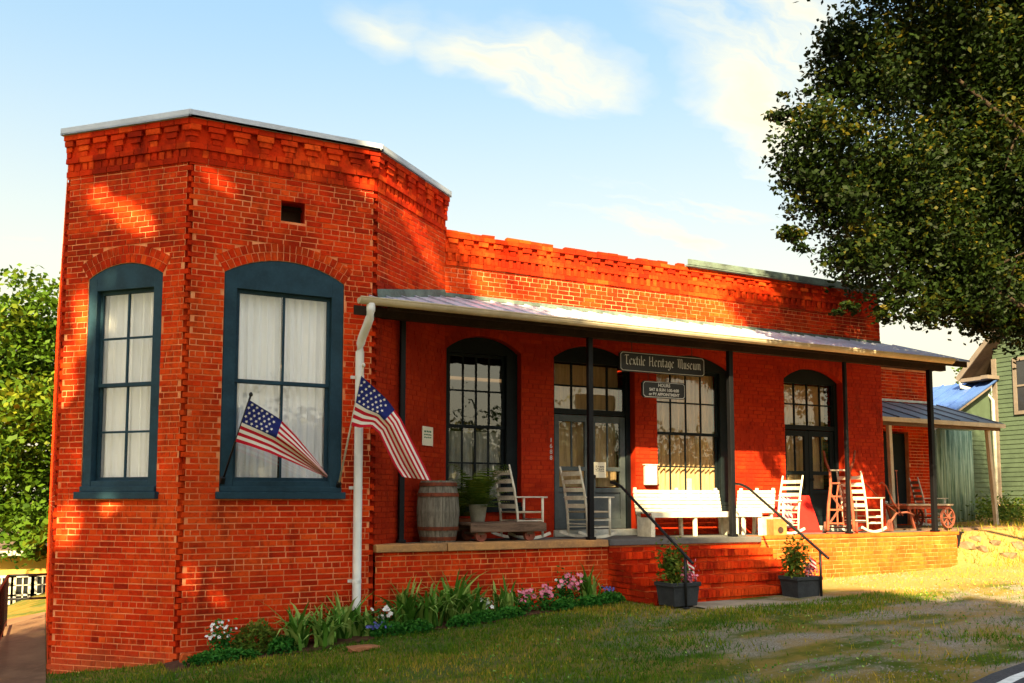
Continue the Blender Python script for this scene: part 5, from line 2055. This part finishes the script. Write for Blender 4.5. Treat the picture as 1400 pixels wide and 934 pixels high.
# planters at the foot of the steps
def planter(label, x, y, seed):
    t = thing('planter', label, 'planter', (x, y, 0.548), R(3 + seed), 'grey planters at the foot of the steps')
    mb = MB()
    w0, w1, h = 0.20, 0.235, 0.31
    vs = [(-w0, -w0 * 0.8, 0), (w0, -w0 * 0.8, 0), (w0, w0 * 0.8, 0), (-w0, w0 * 0.8, 0), (-w1, -w1 * 0.8, h), (w1, -w1 * 0.8, h), (w1, w1 * 0.8, h), (-w1, w1 * 0.8, h)]
    mb.add(vs, ((0, 3, 2, 1), (0, 1, 5, 4), (1, 2, 6, 5), (2, 3, 7, 6), (3, 0, 4, 7)))
    mb.box((-w1 - 0.012, -w1 * 0.8 - 0.012, h - 0.05), (w1 + 0.012, -w1 * 0.8 + 0.02, h + 0.004))
    mb.box((-w1 - 0.012, w1 * 0.8 - 0.02, h - 0.05), (w1 + 0.012, w1 * 0.8 + 0.012, h + 0.004))
    mb.box((-w1 - 0.013, -w1 * 0.8 + 0.02, h - 0.05), (-w1 + 0.02, w1 * 0.8 - 0.02, h + 0.003))
    mb.box((w1 - 0.02, -w1 * 0.8 + 0.02, h - 0.05), (w1 + 0.013, w1 * 0.8 - 0.02, h + 0.003))
    soft_edges(mb.build('tub', 'planter_grey', t), 0.008)
    mb = MB()
    mb.quad((-w1, -w1 * 0.78, h - 0.03), (w1, -w1 * 0.78, h - 0.03), (w1, w1 * 0.78, h - 0.03), (-w1, w1 * 0.78, h - 0.03))
    mb.build('soil', 'mulch', t)
    n = 760
    c = rng.normal(size=(n, 3)) * np.array([0.09, 0.09, 0.14]) + np.array([-0.07, 0.02, h + 0.22])
    c[:, 2] = np.maximum(c[:, 2], h)
    np_mesh('foliage', leaf_quads(c, 0.075, 0.035), 4, 'leaf_fern', t)
    mb = MB()
    for k in range(6):
        mb.tube([(-0.07 + random.gauss(0, .02), 0.02, h - 0.03), (-0.07 + random.gauss(0, .07), 0.02 + random.gauss(0, .05), h + random.uniform(.2, .42))], 0.005, 5)
    mb.build('stem', 'bark', t)
    n = 160
    c = rng.normal(size=(n, 3)) * np.array([0.05, 0.05, 0.06]) + np.array([0.13, -0.06, h + 0.10])
    np_mesh('petals', leaf_quads(c, 0.05, 0.035), 4, 'pink_petal', t)
    # small stick flag
    mb = MB()
    mb.tube([(0.07, -0.08, h - 0.03), (0.10, -0.10, h + 0.30)], 0.004, 5)
    mb.build('flag_stick', 'white_paint', t)
    mb = MB()
    for k in range(5):
        mb.quad((0.10 + 0.0 * k, -0.102, h + 0.28 - 0.028 * k), (0.20, -0.115, h + 0.22 - 0.028 * k), (0.20, -0.115, h + 0.192 - 0.028 * k), (0.10, -0.102, h + 0.252 - 0.028 * k), mi=k % 2)
    mb.build('small_flag', ['flag_red', 'flag_white'], t)


planter('grey planter with pink flowers by the handrail on the door side of the steps', 6.22, -1.48, 2)
planter('grey planter with pink flowers by the handrail on the bench side of the steps', 8.42, -1.50, -4)
t = thing('black_planter', 'square black planter at the end of the platform near the bank', 'planter', (14.18, 0.42, gz(14.18, 0.42)))
mb = MB()
vs = [(-0.11, -0.11, 0), (0.11, -0.11, 0), (0.11, 0.11, 0), (-0.11, 0.11, 0), (-0.16, -0.16, 0.30), (0.16, -0.16, 0.30), (0.16, 0.16, 0.30), (-0.16, 0.16, 0.30)]
mb.add(vs, ((0, 3, 2, 1), (0, 1, 5, 4), (1, 2, 6, 5), (2, 3, 7, 6), (3, 0, 4, 7), (4, 5, 6, 7)))
mb.box((-0.18, -0.18, 0.27), (0.18, 0.18, 0.305))
mb.build('tub', 'iron', t)

# ------------------------------------------------------------------ grass and gravel
def front_limit(x):
    """largest y at which lawn is in the open, per x"""
    y = np.full_like(x, 6.0)
    y = np.where(x > -2.2, 0.5, y)
    y = np.where(x > -1.36, -x - 0.05, y)
    y = np.where(x > -0.15, -0.60, y)
    y = np.where(x > 6.0, -1.95, y)
    y = np.where(x > 9.95, -0.10, y)
    y = np.where(x > 13.85, 1.4, y)
    return y


def scatter(n, x0, x1, y0, y1):
    x = rng.uniform(x0, x1, n)
    y = rng.uniform(y0, y1, n)
    k = (y < front_limit(x)) & (y > road_y(x) + 0.10)
    return x[k], y[k]


def lumpy(x, y, s, ph=0.0):
    return (np.sin(s * x + 1.7 * np.sin(s * 0.7 * y + ph)) + np.sin(s * 1.31 * y - 0.8 * x + ph * 2) + np.sin(s * 2.3 * x + s * 1.9 * y + ph)) / 3


def build_grass():
    x, y = scatter(420000, -4.5, 14.5, -8.6, 1.4)
    lush = 1 - sstep(x - 0.55 * y, 4.6, 8.0)
    yard = sstep(x, 8.8, 10.0) * sstep(y, -2.6, -1.7)
    dens = np.clip(0.12 + 0.88 * lush + 0.45 * lumpy(x, y, 1.7, 0.4), 0.05, 1)
    dens = np.where(y > -2.9 + 0.15 * np.sin(3 * x), np.maximum(dens, 0.75 * (1 - sstep(x, 9.0, 10.6))), dens) * (1 - 0.72 * yard)
    keep = rng.random(len(x)) < dens * 0.62
    x, y, lush, yard = x[keep], y[keep], lush[keep], yard[keep]
    n = len(x)
    z = ground_z(x, y)
    h = rng.uniform(0.022, 0.066, n) * (1 + 0.4 * lumpy(x, y, 2.4, 2.0))
    a = rng.uniform(0, 2 * np.pi, n)
    w = rng.uniform(0.004, 0.0095, n)
    lean = rng.uniform(0.1, 0.9, n) * h
    b = a + rng.normal(0, 0.8, n) + 1.57
    v = np.empty((n, 3, 3))
    v[:, 0] = np.stack([x - w * np.cos(a), y - w * np.sin(a), z - 0.004], -1)
    v[:, 1] = np.stack([x + w * np.cos(a), y + w * np.sin(a), z - 0.004], -1)
    v[:, 2] = np.stack([x + lean * np.cos(b), y + lean * np.sin(b), z + h], -1)
    tone = 0.50 + 0.34 * lumpy(x, y, 1.3, 1.1) + 0.16 * lumpy(x, y, 4.1, 2.0) + rng.normal(0, 0.20, n) - 0.10 * lush + 0.5 * yard
    o = np_mesh('grass', v.reshape(-1, 3), 3, 'grass', None, np.clip(tone, 0, 1), True)
    tag(o, 'short patchy lawn grass in front of the building', 'grass')
    # clover and weed leaves
    x, y = scatter(9000, -4.5, 12.5, -8.6, 1.4)
    k = lumpy(x, y, 2.9, 3.0) > 0.1
    x, y = x[k], y[k]
    c = np.stack([x, y, ground_z(x, y) + 0.03], -1)
    o = np_mesh('clover', leaf_quads(c, 0.032, 0.028, 2.0), 4, 'leaf_iris', None, None, True)
    tag(o, 'small clover leaves scattered through the lawn', 'clover')


build_grass()


def build_gravel():
    x, y = scatter(26000, 3.0, 14.6, -7.6, 1.4)
    side = sstep(x - 0.55 * y, 5.0, 8.6)
    k = rng.random(len(x)) < np.clip(side * (0.35 + 0.9 * lumpy(x, y, 1.4, 5.0)), 0.0, 1)
    x, y = x[k], y[k]
    n = len(x)
    z = ground_z(x, y)
    r = rng.uniform(0.006, 0.018, n)
    a = rng.uniform(0, 6.28, n)
    base = np.array([[1, 0, 0], [-0.5, 0.86, 0], [-0.5, -0.86, 0], [0.1, 0.05, 0.8]])
    faces = [(0, 1, 3), (1, 2, 3), (2, 0, 3)]
    v = np.empty((n, 3, 3, 3))
    ca, sa = np.cos(a), np.sin(a)
    for fi, f in enumerate(faces):
        for ci, idx in enumerate(f):
            bx_, by_, bz_ = base[idx]
            v[:, fi, ci, 0] = x + r * (bx_ * ca - by_ * sa)
            v[:, fi, ci, 1] = y + r * (bx_ * sa + by_ * ca)
            v[:, fi, ci, 2] = z + r * bz_ * 0.8 - 0.001
    o = np_mesh('gravel', v.reshape(-1, 3), 3, 'gravel', None, None, True)
    tag(o, 'loose pale gravel strewn over the worn grass', 'gravel')


build_gravel()
# stones on the bank beside the platform
for i, (px, py, sx) in enumerate(((1322, 748, 0.20), (1342, 752, 0.16), (1378, 762, 0.18), (1360, 744, 0.15), (1392, 748, 0.20), (1334, 738, 0.14))):
    p = on_ground(px, py)
    rock('bank_stone', ['rounded stone low on the bank right beside the platform end', 'brown stone in the middle of the dry bank', 'dark stone jutting from the lower bank', 'pale stone high on the dry bank', 'large flat stone toward the green house on the bank', 'small stone at the top of the bank by the black planter'][i],
         (p.x, p.y, p.z + sx * 0.12), sx, sx * 0.8, sx * 0.65, 'stone', 20 + i, rz=i)
x, y = rng.uniform(13.9, 20.0, 5200), rng.uniform(-1.2, 2.2, 5200)
k = rng.random(5200) < np.clip(0.35 + 0.6 * lumpy(x, y, 2.6, 0.9), 0.05, 1)
x, y = x[k], y[k]
n = len(x)
h = rng.uniform(0.05, 0.16, n)
a = rng.uniform(0, 6.28, n)
v = np.empty((n, 3, 3))
z = ground_z(x, y)
v[:, 0] = np.stack([x - 0.009 * np.cos(a), y - 0.009 * np.sin(a), z - 0.005], -1)
v[:, 1] = np.stack([x + 0.009 * np.cos(a), y + 0.009 * np.sin(a), z - 0.005], -1)
v[:, 2] = np.stack([x + h * 0.7 * np.sin(a * 3), y + h * 0.7 * np.cos(a * 5), z + h], -1)
o = np_mesh('dry_grass', v.reshape(-1, 3), 3, 'grass', None, np.clip(rng.normal(0.75, 0.2, n), 0, 1), True)
tag(o, 'tufts of dry yellow grass on the bank beside the platform', 'grass')
for i, px in enumerate((1372, 1392, 1345)):
    p = at_depth(px, 712, 21 + i)
    z = gz(p.x, p.y)
    t = thing('weed_clump', ['tall weeds growing on the bank below the green house downspout', 'leafy weeds on the bank in front of the green house wall', 'weeds at the foot of the wing porch post'][i], 'weeds', (p.x, p.y, z))
    n = 500
    c = rng.normal(size=(n, 3)) * np.array([0.4, 0.3, 0.16]) + np.array([0, 0, 0.2])
    c[:, 2] = np.abs(c[:, 2])
    np_mesh('foliage', leaf_quads(c, 0.10, 0.05), 4, 'leaf_fern', t)

# ------------------------------------------------------------------ trees
SU = Vector((math.cos(SUN_AZ), -math.sin(SUN_AZ), 0))


def sun_uv(p):
    """coordinates across the sunlight: u sideways, v the height at which the ray meets the bay corner"""
    hw = Vector((-math.sin(SUN_AZ), -math.cos(SUN_AZ), 0))
    p = np.asarray(p)
    u = p[..., 0] * SU.x + p[..., 1] * SU.y
    w_ = p[..., 0] * hw.x + p[..., 1] * hw.y
    return u, p[..., 2] - w_ * math.tan(SUN_EL)


def tree(name, label, base, clumps, n_leaves, leaf, m, trunk_r, trunk_top, gaps=None, sub=0.38, group=None, inner=0.45, tone_up=0.0, limb_n=10, limb_far=0.0):
    """clumps: list of (centre, radius) lobes; leaves gather in small sprays inside each lobe"""
    t = thing(name, label, 'tree', base, 0, group)
    b = Vector(base)
    tot = sum(r ** 2.3 for _, r in clumps)
    pts, tn = [], []
    for c, r in clumps:
        n = int(n_leaves * r ** 2.3 / tot)
        ns = max(6, int(n / 42))
        d = rng.normal(size=(ns, 3))
        d /= np.linalg.norm(d, axis=1)[:, None]
        rad = rng.uniform(inner, 1.06, ns) ** 0.7
        sc = d * rad[:, None] * r * np.array([1, 1, 0.86]) + np.array(c)
        which = rng.integers(0, ns, n)
        q = sc[which] + rng.normal(size=(n, 3)) * np.array([1, 1, 0.6]) * (sub * min(1.0, r / 1.4))
        pts.append(q)
        tn.append(np.clip(0.24 + rng.normal(0, 0.09, n) + 0.42 * rng.random(ns)[which] ** 1.6 + tone_up * d[which][:, 2], 0, 1))  # lobe tops get lighter leaves, sunlight put into the leaf colour
    q, tn = np.concatenate(pts), np.concatenate(tn)
    if gaps is not None:
        k = ~gaps(q)
        q, tn = q[k], tn[k]
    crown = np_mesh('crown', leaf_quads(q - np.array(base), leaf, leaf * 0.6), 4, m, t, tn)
    mb = MB()
    tt = Vector(trunk_top) - b
    mb.tube([(0, 0, -0.3), (0, 0, 0.15), tt * 0.35 + Vector((0.05, 0.04, 0)), tt * 0.7, tt], [trunk_r * 1.5, trunk_r * 1.15, trunk_r * 0.9, trunk_r * 0.78, trunk_r * 0.62], 14)
    tr = mb.build('trunk', 'bark', t, smooth=True)
    order = [c for c in sorted(clumps, key=lambda c: -c[1]) if (Vector(c[0]) - CAM).length > limb_far][:limb_n]
    for c, r in order:
        mb = MB()
        st = tt * random.uniform(0.6, 1.0)
        e = Vector(c) - b
        mid = st * 0.45 + e * 0.55 + Vector((random.uniform(-.3, .3), random.uniform(-.3, .3), -0.25 * (e - st).length * 0.3))
        rr = trunk_r * random.uniform(0.28, 0.42)
        mb.tube([st, st * 0.7 + mid * 0.3 + Vector((0, 0, 0.1)), mid, mid * 0.4 + e * 0.6, e], [rr, rr * 0.85, rr * 0.6, rr * 0.4, rr * 0.18], 8)
        for _ in range(5):
            d = Vector((random.gauss(0, 1), random.gauss(0, 1), random.gauss(0.1, 0.7))).normalized() * r * 0.85
            s_ = mid * random.uniform(0, 0.5) + e * 0.5
            s_ = mid + (e - mid) * random.uniform(0.3, 1.0)
            mb.tube([s_, s_ + d * 0.5 + Vector((0, 0, 0.05)), s_ + d], [rr * 0.3, rr * 0.2, rr * 0.07], 6)
        mb.build('limb', 'bark', t, smooth=True)
    return t


def lobe(px, py, rpx, d):
    return (tuple(at_depth(px, py, d)), rpx * d / FPX)


# the maple that leans over the end of the porch
big = [lobe(*a) for a in [(1185, 110, 70, 13.6), (1118, 195, 62, 13.2), (1150, 60, 44, 13.4), (1250, 60, 95, 14.6), (1135, 275, 55, 13.2), (1195, 235, 90, 14.2),
                          (1175, 345, 55, 13.4), (1255, 330, 95, 14.6), (1330, 240, 125, 15.4), (1240, 410, 40, 13.8), (1310, 380, 65, 14.4), (1365, 395, 70, 15.2),
                          (1345, 100, 120, 15.6), (1420, 300, 130, 16.4), (1440, 120, 150, 16.5), (1400, -40, 130, 15.4), (1260, -70, 95, 13.8), (1150, -70, 60, 12.4),
                          (1080, -130, 60, 11.6), (1200, -170, 90, 12.4), (1330, -190, 110, 14.0), (1095, 235, 34, 13.0), (1160, 420, 18, 13.3), (1206, 432, 16, 13.6), (1480, 420, 90, 16.0), (1300, 415, 42, 14.2), (1355, 425, 45, 14.8), (1400, 425, 55, 15.2), (1075, 150, 22, 13.0), (1085, 325, 26, 13.0)]]
tree('maple_tree', 'large dark green maple leaning over the far end of the porch', (15.4, -5.2, gz(15.4, -5.2)), big, 230000, 0.088, 'leaf_maple', 0.26, (15.2, -4.2, 5.4), inner=0.05, sub=0.30, tone_up=0.12, limb_n=9, limb_far=16.2)

# the tree beyond the bay
lt = [lobe(*a) for a in [(40, 420, 55, 25), (5, 480, 60, 24.5), (60, 490, 55, 25.5), (-40, 560, 90, 25), (35, 575, 70, 24), (70, 640, 60, 25), (10, 670, 75, 24.5), (60, 745, 26, 22.0), (45, 720, 45, 23), (-60, 680, 80, 25), (110, 560, 70, 27), (-90, 460, 90, 26)]]
p = at_depth(-30, 800, 26)
tree('leafy_tree', 'sunlit bright green tree behind the bay beside the lane', (p.x, p.y, gz(p.x, p.y)), lt, 26000, 0.20, 'leaf_bright', 0.24, (p.x, p.y, 3.0), inner=0.3, tone_up=0.3)
fy = at_depth(1332, 512, 46)
tree('far_tree', 'small yellow-green tree top rising behind the blue metal roof', (fy.x, fy.y, gz(fy.x, fy.y)), [lobe(1330, 512, 16, 46), lobe(1318, 522, 12, 46), lobe(1342, 520, 12, 46), lobe(1330, 560, 30, 46), lobe(1345, 600, 30, 46)], 2600, 0.22, 'leaf_bright', 0.15, (fy.x, fy.y, 4.0), limb_n=4)

# two street trees across and beside the road that shade the front
hole_px = [((170, 290), 0.95, 0.16, -30, W1), ((110, 430), 0.20, 0.40, 0, W1), ((92, 520), 0.22, 0.5, 0, W1), ((95, 720), 0.30, 0.26, -10, W1), ((150, 690), 0.28, 0.16, -10, W1),
           ((275, 790), 0.24, 0.30, 0, W2), ((300, 250), 0.2, 0.1, 0, W2), ((490, 250), 0.35, 0.14, 0, W2), ((560, 290), 0.45, 0.35, 0, W3), ((545, 265), 0.3, 0.2, 0, W3)]


def on_wall(px, py, wl):
    r = ray(px, py)
    k = (wl.o - CAM).dot(wl.n) / r.dot(wl.n)
    return CAM + r * k


HOLES = []
for (pp, ru, rv, tilt, wl) in hole_px:
    u_, v_ = sun_uv(np.array(on_wall(*pp, wl)))
    HOLES.append((float(u_), float(v_), ru * 0.8, rv, R(tilt)))
# openings that let the sun through to the porch, the parapet and the yard
HOLES += [(5.0, 9.35, 2.0, 0.95, R(35)), (3.2, 8.0, 0.5, 0.3, 0)]


def shade_gaps(q):
    u, v = sun_uv(q)
    k = np.zeros(len(q), bool)
    wob = 0.16 * np.sin(5.1 * u + 2.3 * v) + 0.14 * np.sin(3.3 * v - 4.1 * u)
    for (hu, hv, ru, rv, a) in HOLES:
        du, dv = u - hu, v - hv
        x = (du * math.cos(a) + dv * math.sin(a)) / ru
        y = (-du * math.sin(a) + dv * math.cos(a)) / rv
        k |= (x * x + y * y) < (1 + wob) ** 2
    k |= (u > 5.0 + wob) & (v > 5.0 - 0.5 * (u - 6) + 1.2 * wob)
    return k


HW = Vector((-math.sin(SUN_AZ), -math.cos(SUN_AZ), 0))


def suv(u, v, w_):
    p = SU * u + HW * w_
    return (p.x, p.y, v + w_ * math.tan(SUN_EL))


sh1 = [(suv(u, v, w_), r) for u, v, w_, r in [(-3.0, 1.0, 11.5, 2.0), (-0.5, 0.5, 11, 2.0), (2.0, 1.0, 11.5, 2.0), (-3.0, 4.0, 11, 2.1), (0.0, 3.6, 11.5, 2.2), (2.6, 3.8, 11, 2.0), (-2.0, 6.4, 11.5, 2.1), (0.8, 6.6, 11, 2.1), (3.2, 6.2, 11.5, 1.6), (0.0, 8.6, 11.5, 1.8), (-2.2, 8.4, 11, 1.5), (1.6, -1.0, 12, 2.0), (4.0, 3.0, 12.0, 1.7), (4.2, 0.6, 12, 1.8)]]
tree('roadside_oak', 'big oak on the verge across from the bay, its shade dappling the brick', (-6.9, -8.7, gz(-6.9, -8.7)), sh1, 40000, 0.30, 'leaf_tree', 0.36, (-6.8, -8.6, 6.0), shade_gaps, inner=0.1, sub=0.55, group='street trees along the road')
sh2 = [(suv(u, v, w_), r) for u, v, w_, r in [(5.0, 1.2, 18, 2.2), (7.5, 0.8, 18.5, 2.3), (10, 1.4, 18, 2.3), (12.5, 1.6, 18.5, 2.2), (6.0, -1.8, 18.5, 2.3), (9, -1.8, 18, 2.4), (11.8, -1.4, 18.5, 2.3), (14.5, 1.8, 18, 2.3), (14.5, -1.0, 18.5, 2.3), (8.5, 2.6, 18.5, 1.5), (11.2, 3.0, 18, 1.5), (5.4, 3.6, 18, 1.5), (6.8, 3.4, 18.4, 1.4), (7.8, 3.0, 18, 1.3), (4.6, 5.0, 17.6, 1.2)]]
bx_, by_, _ = suv(9.3, 0, 18.3)
tree('roadside_elm', 'wide elm behind the road, its shade covering the lawn', (bx_, by_, gz(bx_, by_)), sh2, 25000, 0.34, 'leaf_tree', 0.38, (bx_, by_, 7.0), shade_gaps, inner=0.1, sub=0.55, group='street trees along the road')

# ------------------------------------------------------------------ neighbours
def siding(mb, p, q, z0, z1, step, nrm, gable=None):
    """overlapping clapboards from p to q"""
    p, q, nrm = Vector(p), Vector(q), Vector(nrm)
    z = z0
    while z < z1:
        a, b = p.copy(), q.copy()
        if gable and z > gable[0]:
            f = min(0.98, (z - gable[0]) / (gable[1] - gable[0]))
            mid = (p + q) / 2
            a, b = p + (mid - p) * f, q + (mid - q) * f
        zt = min(z + step, z1)
        mb.quad(a + nrm * 0.022 + Vector((0, 0, z)), b + nrm * 0.022 + Vector((0, 0, z)), b + nrm * 0.004 + Vector((0, 0, zt)), a + nrm * 0.004 + Vector((0, 0, zt)))
        mb.quad(a + nrm * 0.004 + Vector((0, 0, z)), b + nrm * 0.004 + Vector((0, 0, z)), b + nrm * 0.022 + Vector((0, 0, z)), a + nrm * 0.022 + Vector((0, 0, z)))
        z = zt


HX, HY = 22.65, 5.3
t = thing('green_house', 'green clapboard house with a steep gable, corner downspout and dark window', 'house', (HX, HY, 1.0))
def loc(v):
    return (v[0] - HX, v[1] - HY, v[2] - 1.0)
mb = MB()
siding(mb, loc((HX, HY, 1)), loc((HX, HY - 9, 1)), 0.85, 9.3, 0.13, (-1, 0, 0), (5.1, 9.4))
siding(mb, loc((HX + 12, HY, 1)), loc((HX, HY, 1)), 0.85, 5.1, 0.13, (0, 1, 0))
siding(mb, loc((HX, HY - 9, 1)), loc((HX + 12, HY - 9, 1)), 0.85, 5.1, 0.13, (0, -1, 0))
mb.build('siding', 'siding_green', t, stuff=True)
mb = MB()
mb.box(loc((HX + 0.03, HY - 8.97, 0.2)), loc((HX + 12, HY - 0.03, 1.84)))
mb.build('foundation', 'room_dark', t)
mb = MB()
for y0, y1 in ((HY + 0.75, HY - 4.5), (HY - 9.75, HY - 4.5)):
    z0, z1 = 5.45, 10.75
    P = [loc((HX - 0.55, y0, z0)), loc((HX - 0.55, y1, z1)), loc((HX + 12.5, y1, z1)), loc((HX + 12.5, y0, z0))]
    Q = [(a, b, c + 0.12) for a, b, c in P]
    mb.quad(*P)
    mb.quad(*Q[::-1])
    mb.quad(P[0], Q[0], Q[1], P[1])
    mb.quad(P[0], P[3], Q[3], Q[0])
rf = mb.build('roof', 'roof_brown', t)
mb = MB()
for y0 in (HY + 0.75, HY - 9.75):
    mb.bar(loc((HX - 0.57, y0, 5.46)), loc((HX - 0.57, HY - 4.5, 10.76)), 0.04, 0.14)
mb.box(loc((HX - 0.55, HY + 0.02, 5.38)), loc((HX + 0.0, HY + 0.72, 5.48)))
mb.box(loc((HX - 0.54, HY - 0.2, 5.40)), loc((HX - 0.03, HY + 0.02, 5.50)))
mb.build('eave_trim', 'trim_tan', rf)
mb = MB()
mb.bar(loc((HX - 0.035, HY - 0.05, 1.85)), loc((HX - 0.035, HY - 0.05, 6.0)), 0.05, 0.13)
mb.build('corner_board', 'trim_tan', t)
mb = MB()
mb.tube([loc((HX - 0.50, HY + 0.70, 5.42)), loc((HX - 0.50, HY + 0.68, 5.25)), loc((HX - 0.16, HY + 0.12, 5.05)), loc((HX - 0.12, HY - 0.02, 4.8)), loc((HX - 0.12, HY - 0.02, 1.2))], 0.055, 10)
mb.build('downspout', 'tin', t, smooth=True)
wy0, wy1, wz0, wz1 = HY - 1.75, HY - 0.72, 4.45, 5.85
mb = MB()
for a, b in (((wy0 - 0.10, wz0 - 0.1), (wy0, wz1 + 0.1)), ((wy1, wz0 - 0.1), (wy1 + 0.10, wz1 + 0.1)), ((wy0, wz0 - 0.1), (wy1, wz0)), ((wy0, wz1), (wy1, wz1 + 0.1)), ((wy0, (wz0 + wz1) / 2 - 0.025), (wy1, (wz0 + wz1) / 2 + 0.025))):
    mb.box(loc((HX - 0.06, a[0], a[1])), loc((HX - 0.005, b[0], b[1])))
wn = mb.build('window', 'trim_tan', t)
for k in range(2):
    mb = MB()
    za, zb = (wz0, (wz0 + wz1) / 2 - 0.025) if k == 0 else ((wz0 + wz1) / 2 + 0.025, wz1)
    mb.box(loc((HX - 0.032, wy0, za)), loc((HX - 0.028, wy1, zb)))
    mb.build('pane', 'window_dark', wn)

# shed with the blue metal roof between the wing and the green house
t = thing('blue_roofed_shed', 'dark green shed with a bright blue ribbed metal roof', 'shed', (HX, HY, 1.0))
mb = MB()
siding(mb, loc((HX - 2.9, HY + 0.06, 1)), loc((HX - 0.05, HY + 0.06, 1)), 0.3, 2.75, 0.13, (0, -1, 0))
siding(mb, loc((HX - 2.9, HY + 8, 1)), loc((HX - 2.9, HY + 0.06, 1)), 0.3, 2.75, 0.13, (-1, 0, 0))
mb.add([loc(v) for v in ((HX - 2.9, HY + 0.06, 3.7), (HX - 0.05, HY + 0.06, 3.7), (HX - 0.05, HY + 0.06, 5.25))], ((0, 1, 2),))
mb.build('siding', 'siding_green', t, stuff=True)
x0, zt_, zl_ = HX - 3.2, 5.42, 3.72
y = HY - 0.15
fm = MB()
fm.bar(loc((x0, HY - 0.1, zl_ - 0.08)), loc((x0, HY + 8.3, zl_ - 0.08)), 0.04, 0.10)
fm.bar(loc((x0, HY - 0.12, zl_ - 0.06)), loc((HX - 0.3, HY - 0.12, zt_ - 0.2)), 0.04, 0.10)
lr = fm.build('roof', 'trim_tan', t)
while y < HY + 8.3:
    y1 = min(y + 0.45, HY + 8.35)
    mb = MB()
    for dz, fl_ in ((0, True), (-0.03, False)):
        P = [loc((x0, y, zl_ + dz)), loc((x0, y1, zl_ + dz)), loc((HX + 0.0, y1, zt_ + dz)), loc((HX + 0.0, y, zt_ + dz))]
        mb.quad(*(P[::-1] if fl_ else P))
    mb.quad(loc((x0, y, zl_ - 0.03)), loc((HX, y, zt_ - 0.03)), loc((HX, y, zt_)), loc((x0, y, zl_)))
    mb.bar(loc((x0, y, zl_ + 0.02)), loc((HX, y, zt_ + 0.02)), 0.03, 0.04)
    mb.build('roof_panel', 'roof_blue', lr)
    y = y1

# unseen woodland beyond the road, added to darken the window reflections
n = 60000
cx_ = rng.uniform(-75, 75, 130)
cy_ = rng.uniform(-62, -36, 130)
cz_ = rng.uniform(0.5, 5.0, 130)
k = rng.integers(0, 130, n)
c = np.stack([cx_[k], cy_[k], cz_[k]], -1) + rng.normal(size=(n, 3)) * np.array([2.6, 2.2, 1.8])
c[:, 2] = np.abs(c[:, 2])
o = np_mesh('woodland', leaf_quads(c, 0.9, 0.6), 4, 'leaf_tree', None, None, True)
tag(o, 'unseen dark woodland added across the road to darken the window reflections', 'woodland')

# yellow building down the lane
t = thing('yellow_building', 'low yellow building with white sash windows down the lane', 'building', (-6, 22.5, -2.0))
mb = MB()
mb.box((-10, 0, -0.6), (8.5, 7, 2.35))
mb.build('wall', 'yellow_wall', t)
mb = MB()
mb.add([(-10.4, -0.5, 2.32), (8.9, -0.5, 2.32), (8.9, 3.5, 4.0), (-10.4, 3.5, 4.0), (8.9, 7.5, 2.32), (-10.4, 7.5, 2.32)], ((0, 1, 2, 3), (3, 2, 4, 5)))
rf = mb.build('roof', 'roof_brown', t)
mb = MB()
mb.box((-10.4, -0.53, 2.20), (8.9, -0.49, 2.36))
mb.build('fascia', 'white_paint', rf)
for px in (2, 31, 58):
    c = on_y(px, 800, 22.5)
    x = c.x + 6
    mb = MB()
    z0, z1 = 0.25, 1.55
    for a, b in (((x - 0.42, z0), (x - 0.34, z1)), ((x + 0.34, z0), (x + 0.42, z1)), ((x - 0.34, z0), (x + 0.34, z0 + 0.08)), ((x - 0.34, z1 - 0.08), (x + 0.34, z1)), ((x - 0.02, z0 + 0.08), (x + 0.02, z1 - 0.08)), ((x - 0.34, 0.87), (x + 0.34, 0.93)), ((x - 0.34, 0.58), (x + 0.34, 0.61)), ((x - 0.34, 1.2), (x + 0.34, 1.23))):
        mb.box((a[0], -0.06, a[1]), (b[0], -0.01, b[1]))
    wn = mb.build('window', 'white_paint', t)
    mb = MB()
    mb.box((x - 0.34, -0.025, z0 + 0.08), (x + 0.34, -0.02, z1 - 0.08))
    mb.build('pane', 'window_dark', wn)
mb = MB()
mb.box((-3.0, -4.0, -0.3), (-2.2, -3.4, 1.0))

# iron railing along the lane
t = thing('iron_railing', 'black iron railing along the sloping lane beside the bay', 'railing', (-1.98, 0.6, gz(-1.98, 0.6)))
zb = gz(-1.98, 0.6)
ys = np.arange(0.6, 7.01, 0.16)
for rz_ in (0.92, 0.12):
    mb = MB()
    mb.tube([(0, y - 0.6, gz(-1.98, y) - zb + rz_) for y in np.arange(0.6, 7.3, 0.8)], 0.02, 8)
    mb.build('rail', 'iron', t, smooth=True)
for i, y in enumerate(ys):
    mb = MB()
    z = gz(-1.98, float(y)) - zb
    r_ = 0.020 if i % 10 == 0 else 0.010
    mb.tube([(0, y - 0.6, z + (0.0 if i % 10 == 0 else 0.12)), (0, y - 0.6, z + 0.92)], r_, 6)
    mb.build('post' if i % 10 == 0 else 'baluster', 'iron', t)
z7 = gz(-1.98, 7.0) - zb
mb = MB()
for rz_ in (0.92, 0.5):
    mb.tube([(0, 6.4, z7 + rz_), (0.62, 6.4, z7 + rz_)], 0.02, 8)
mb.build('rail', 'iron', t, smooth=True)
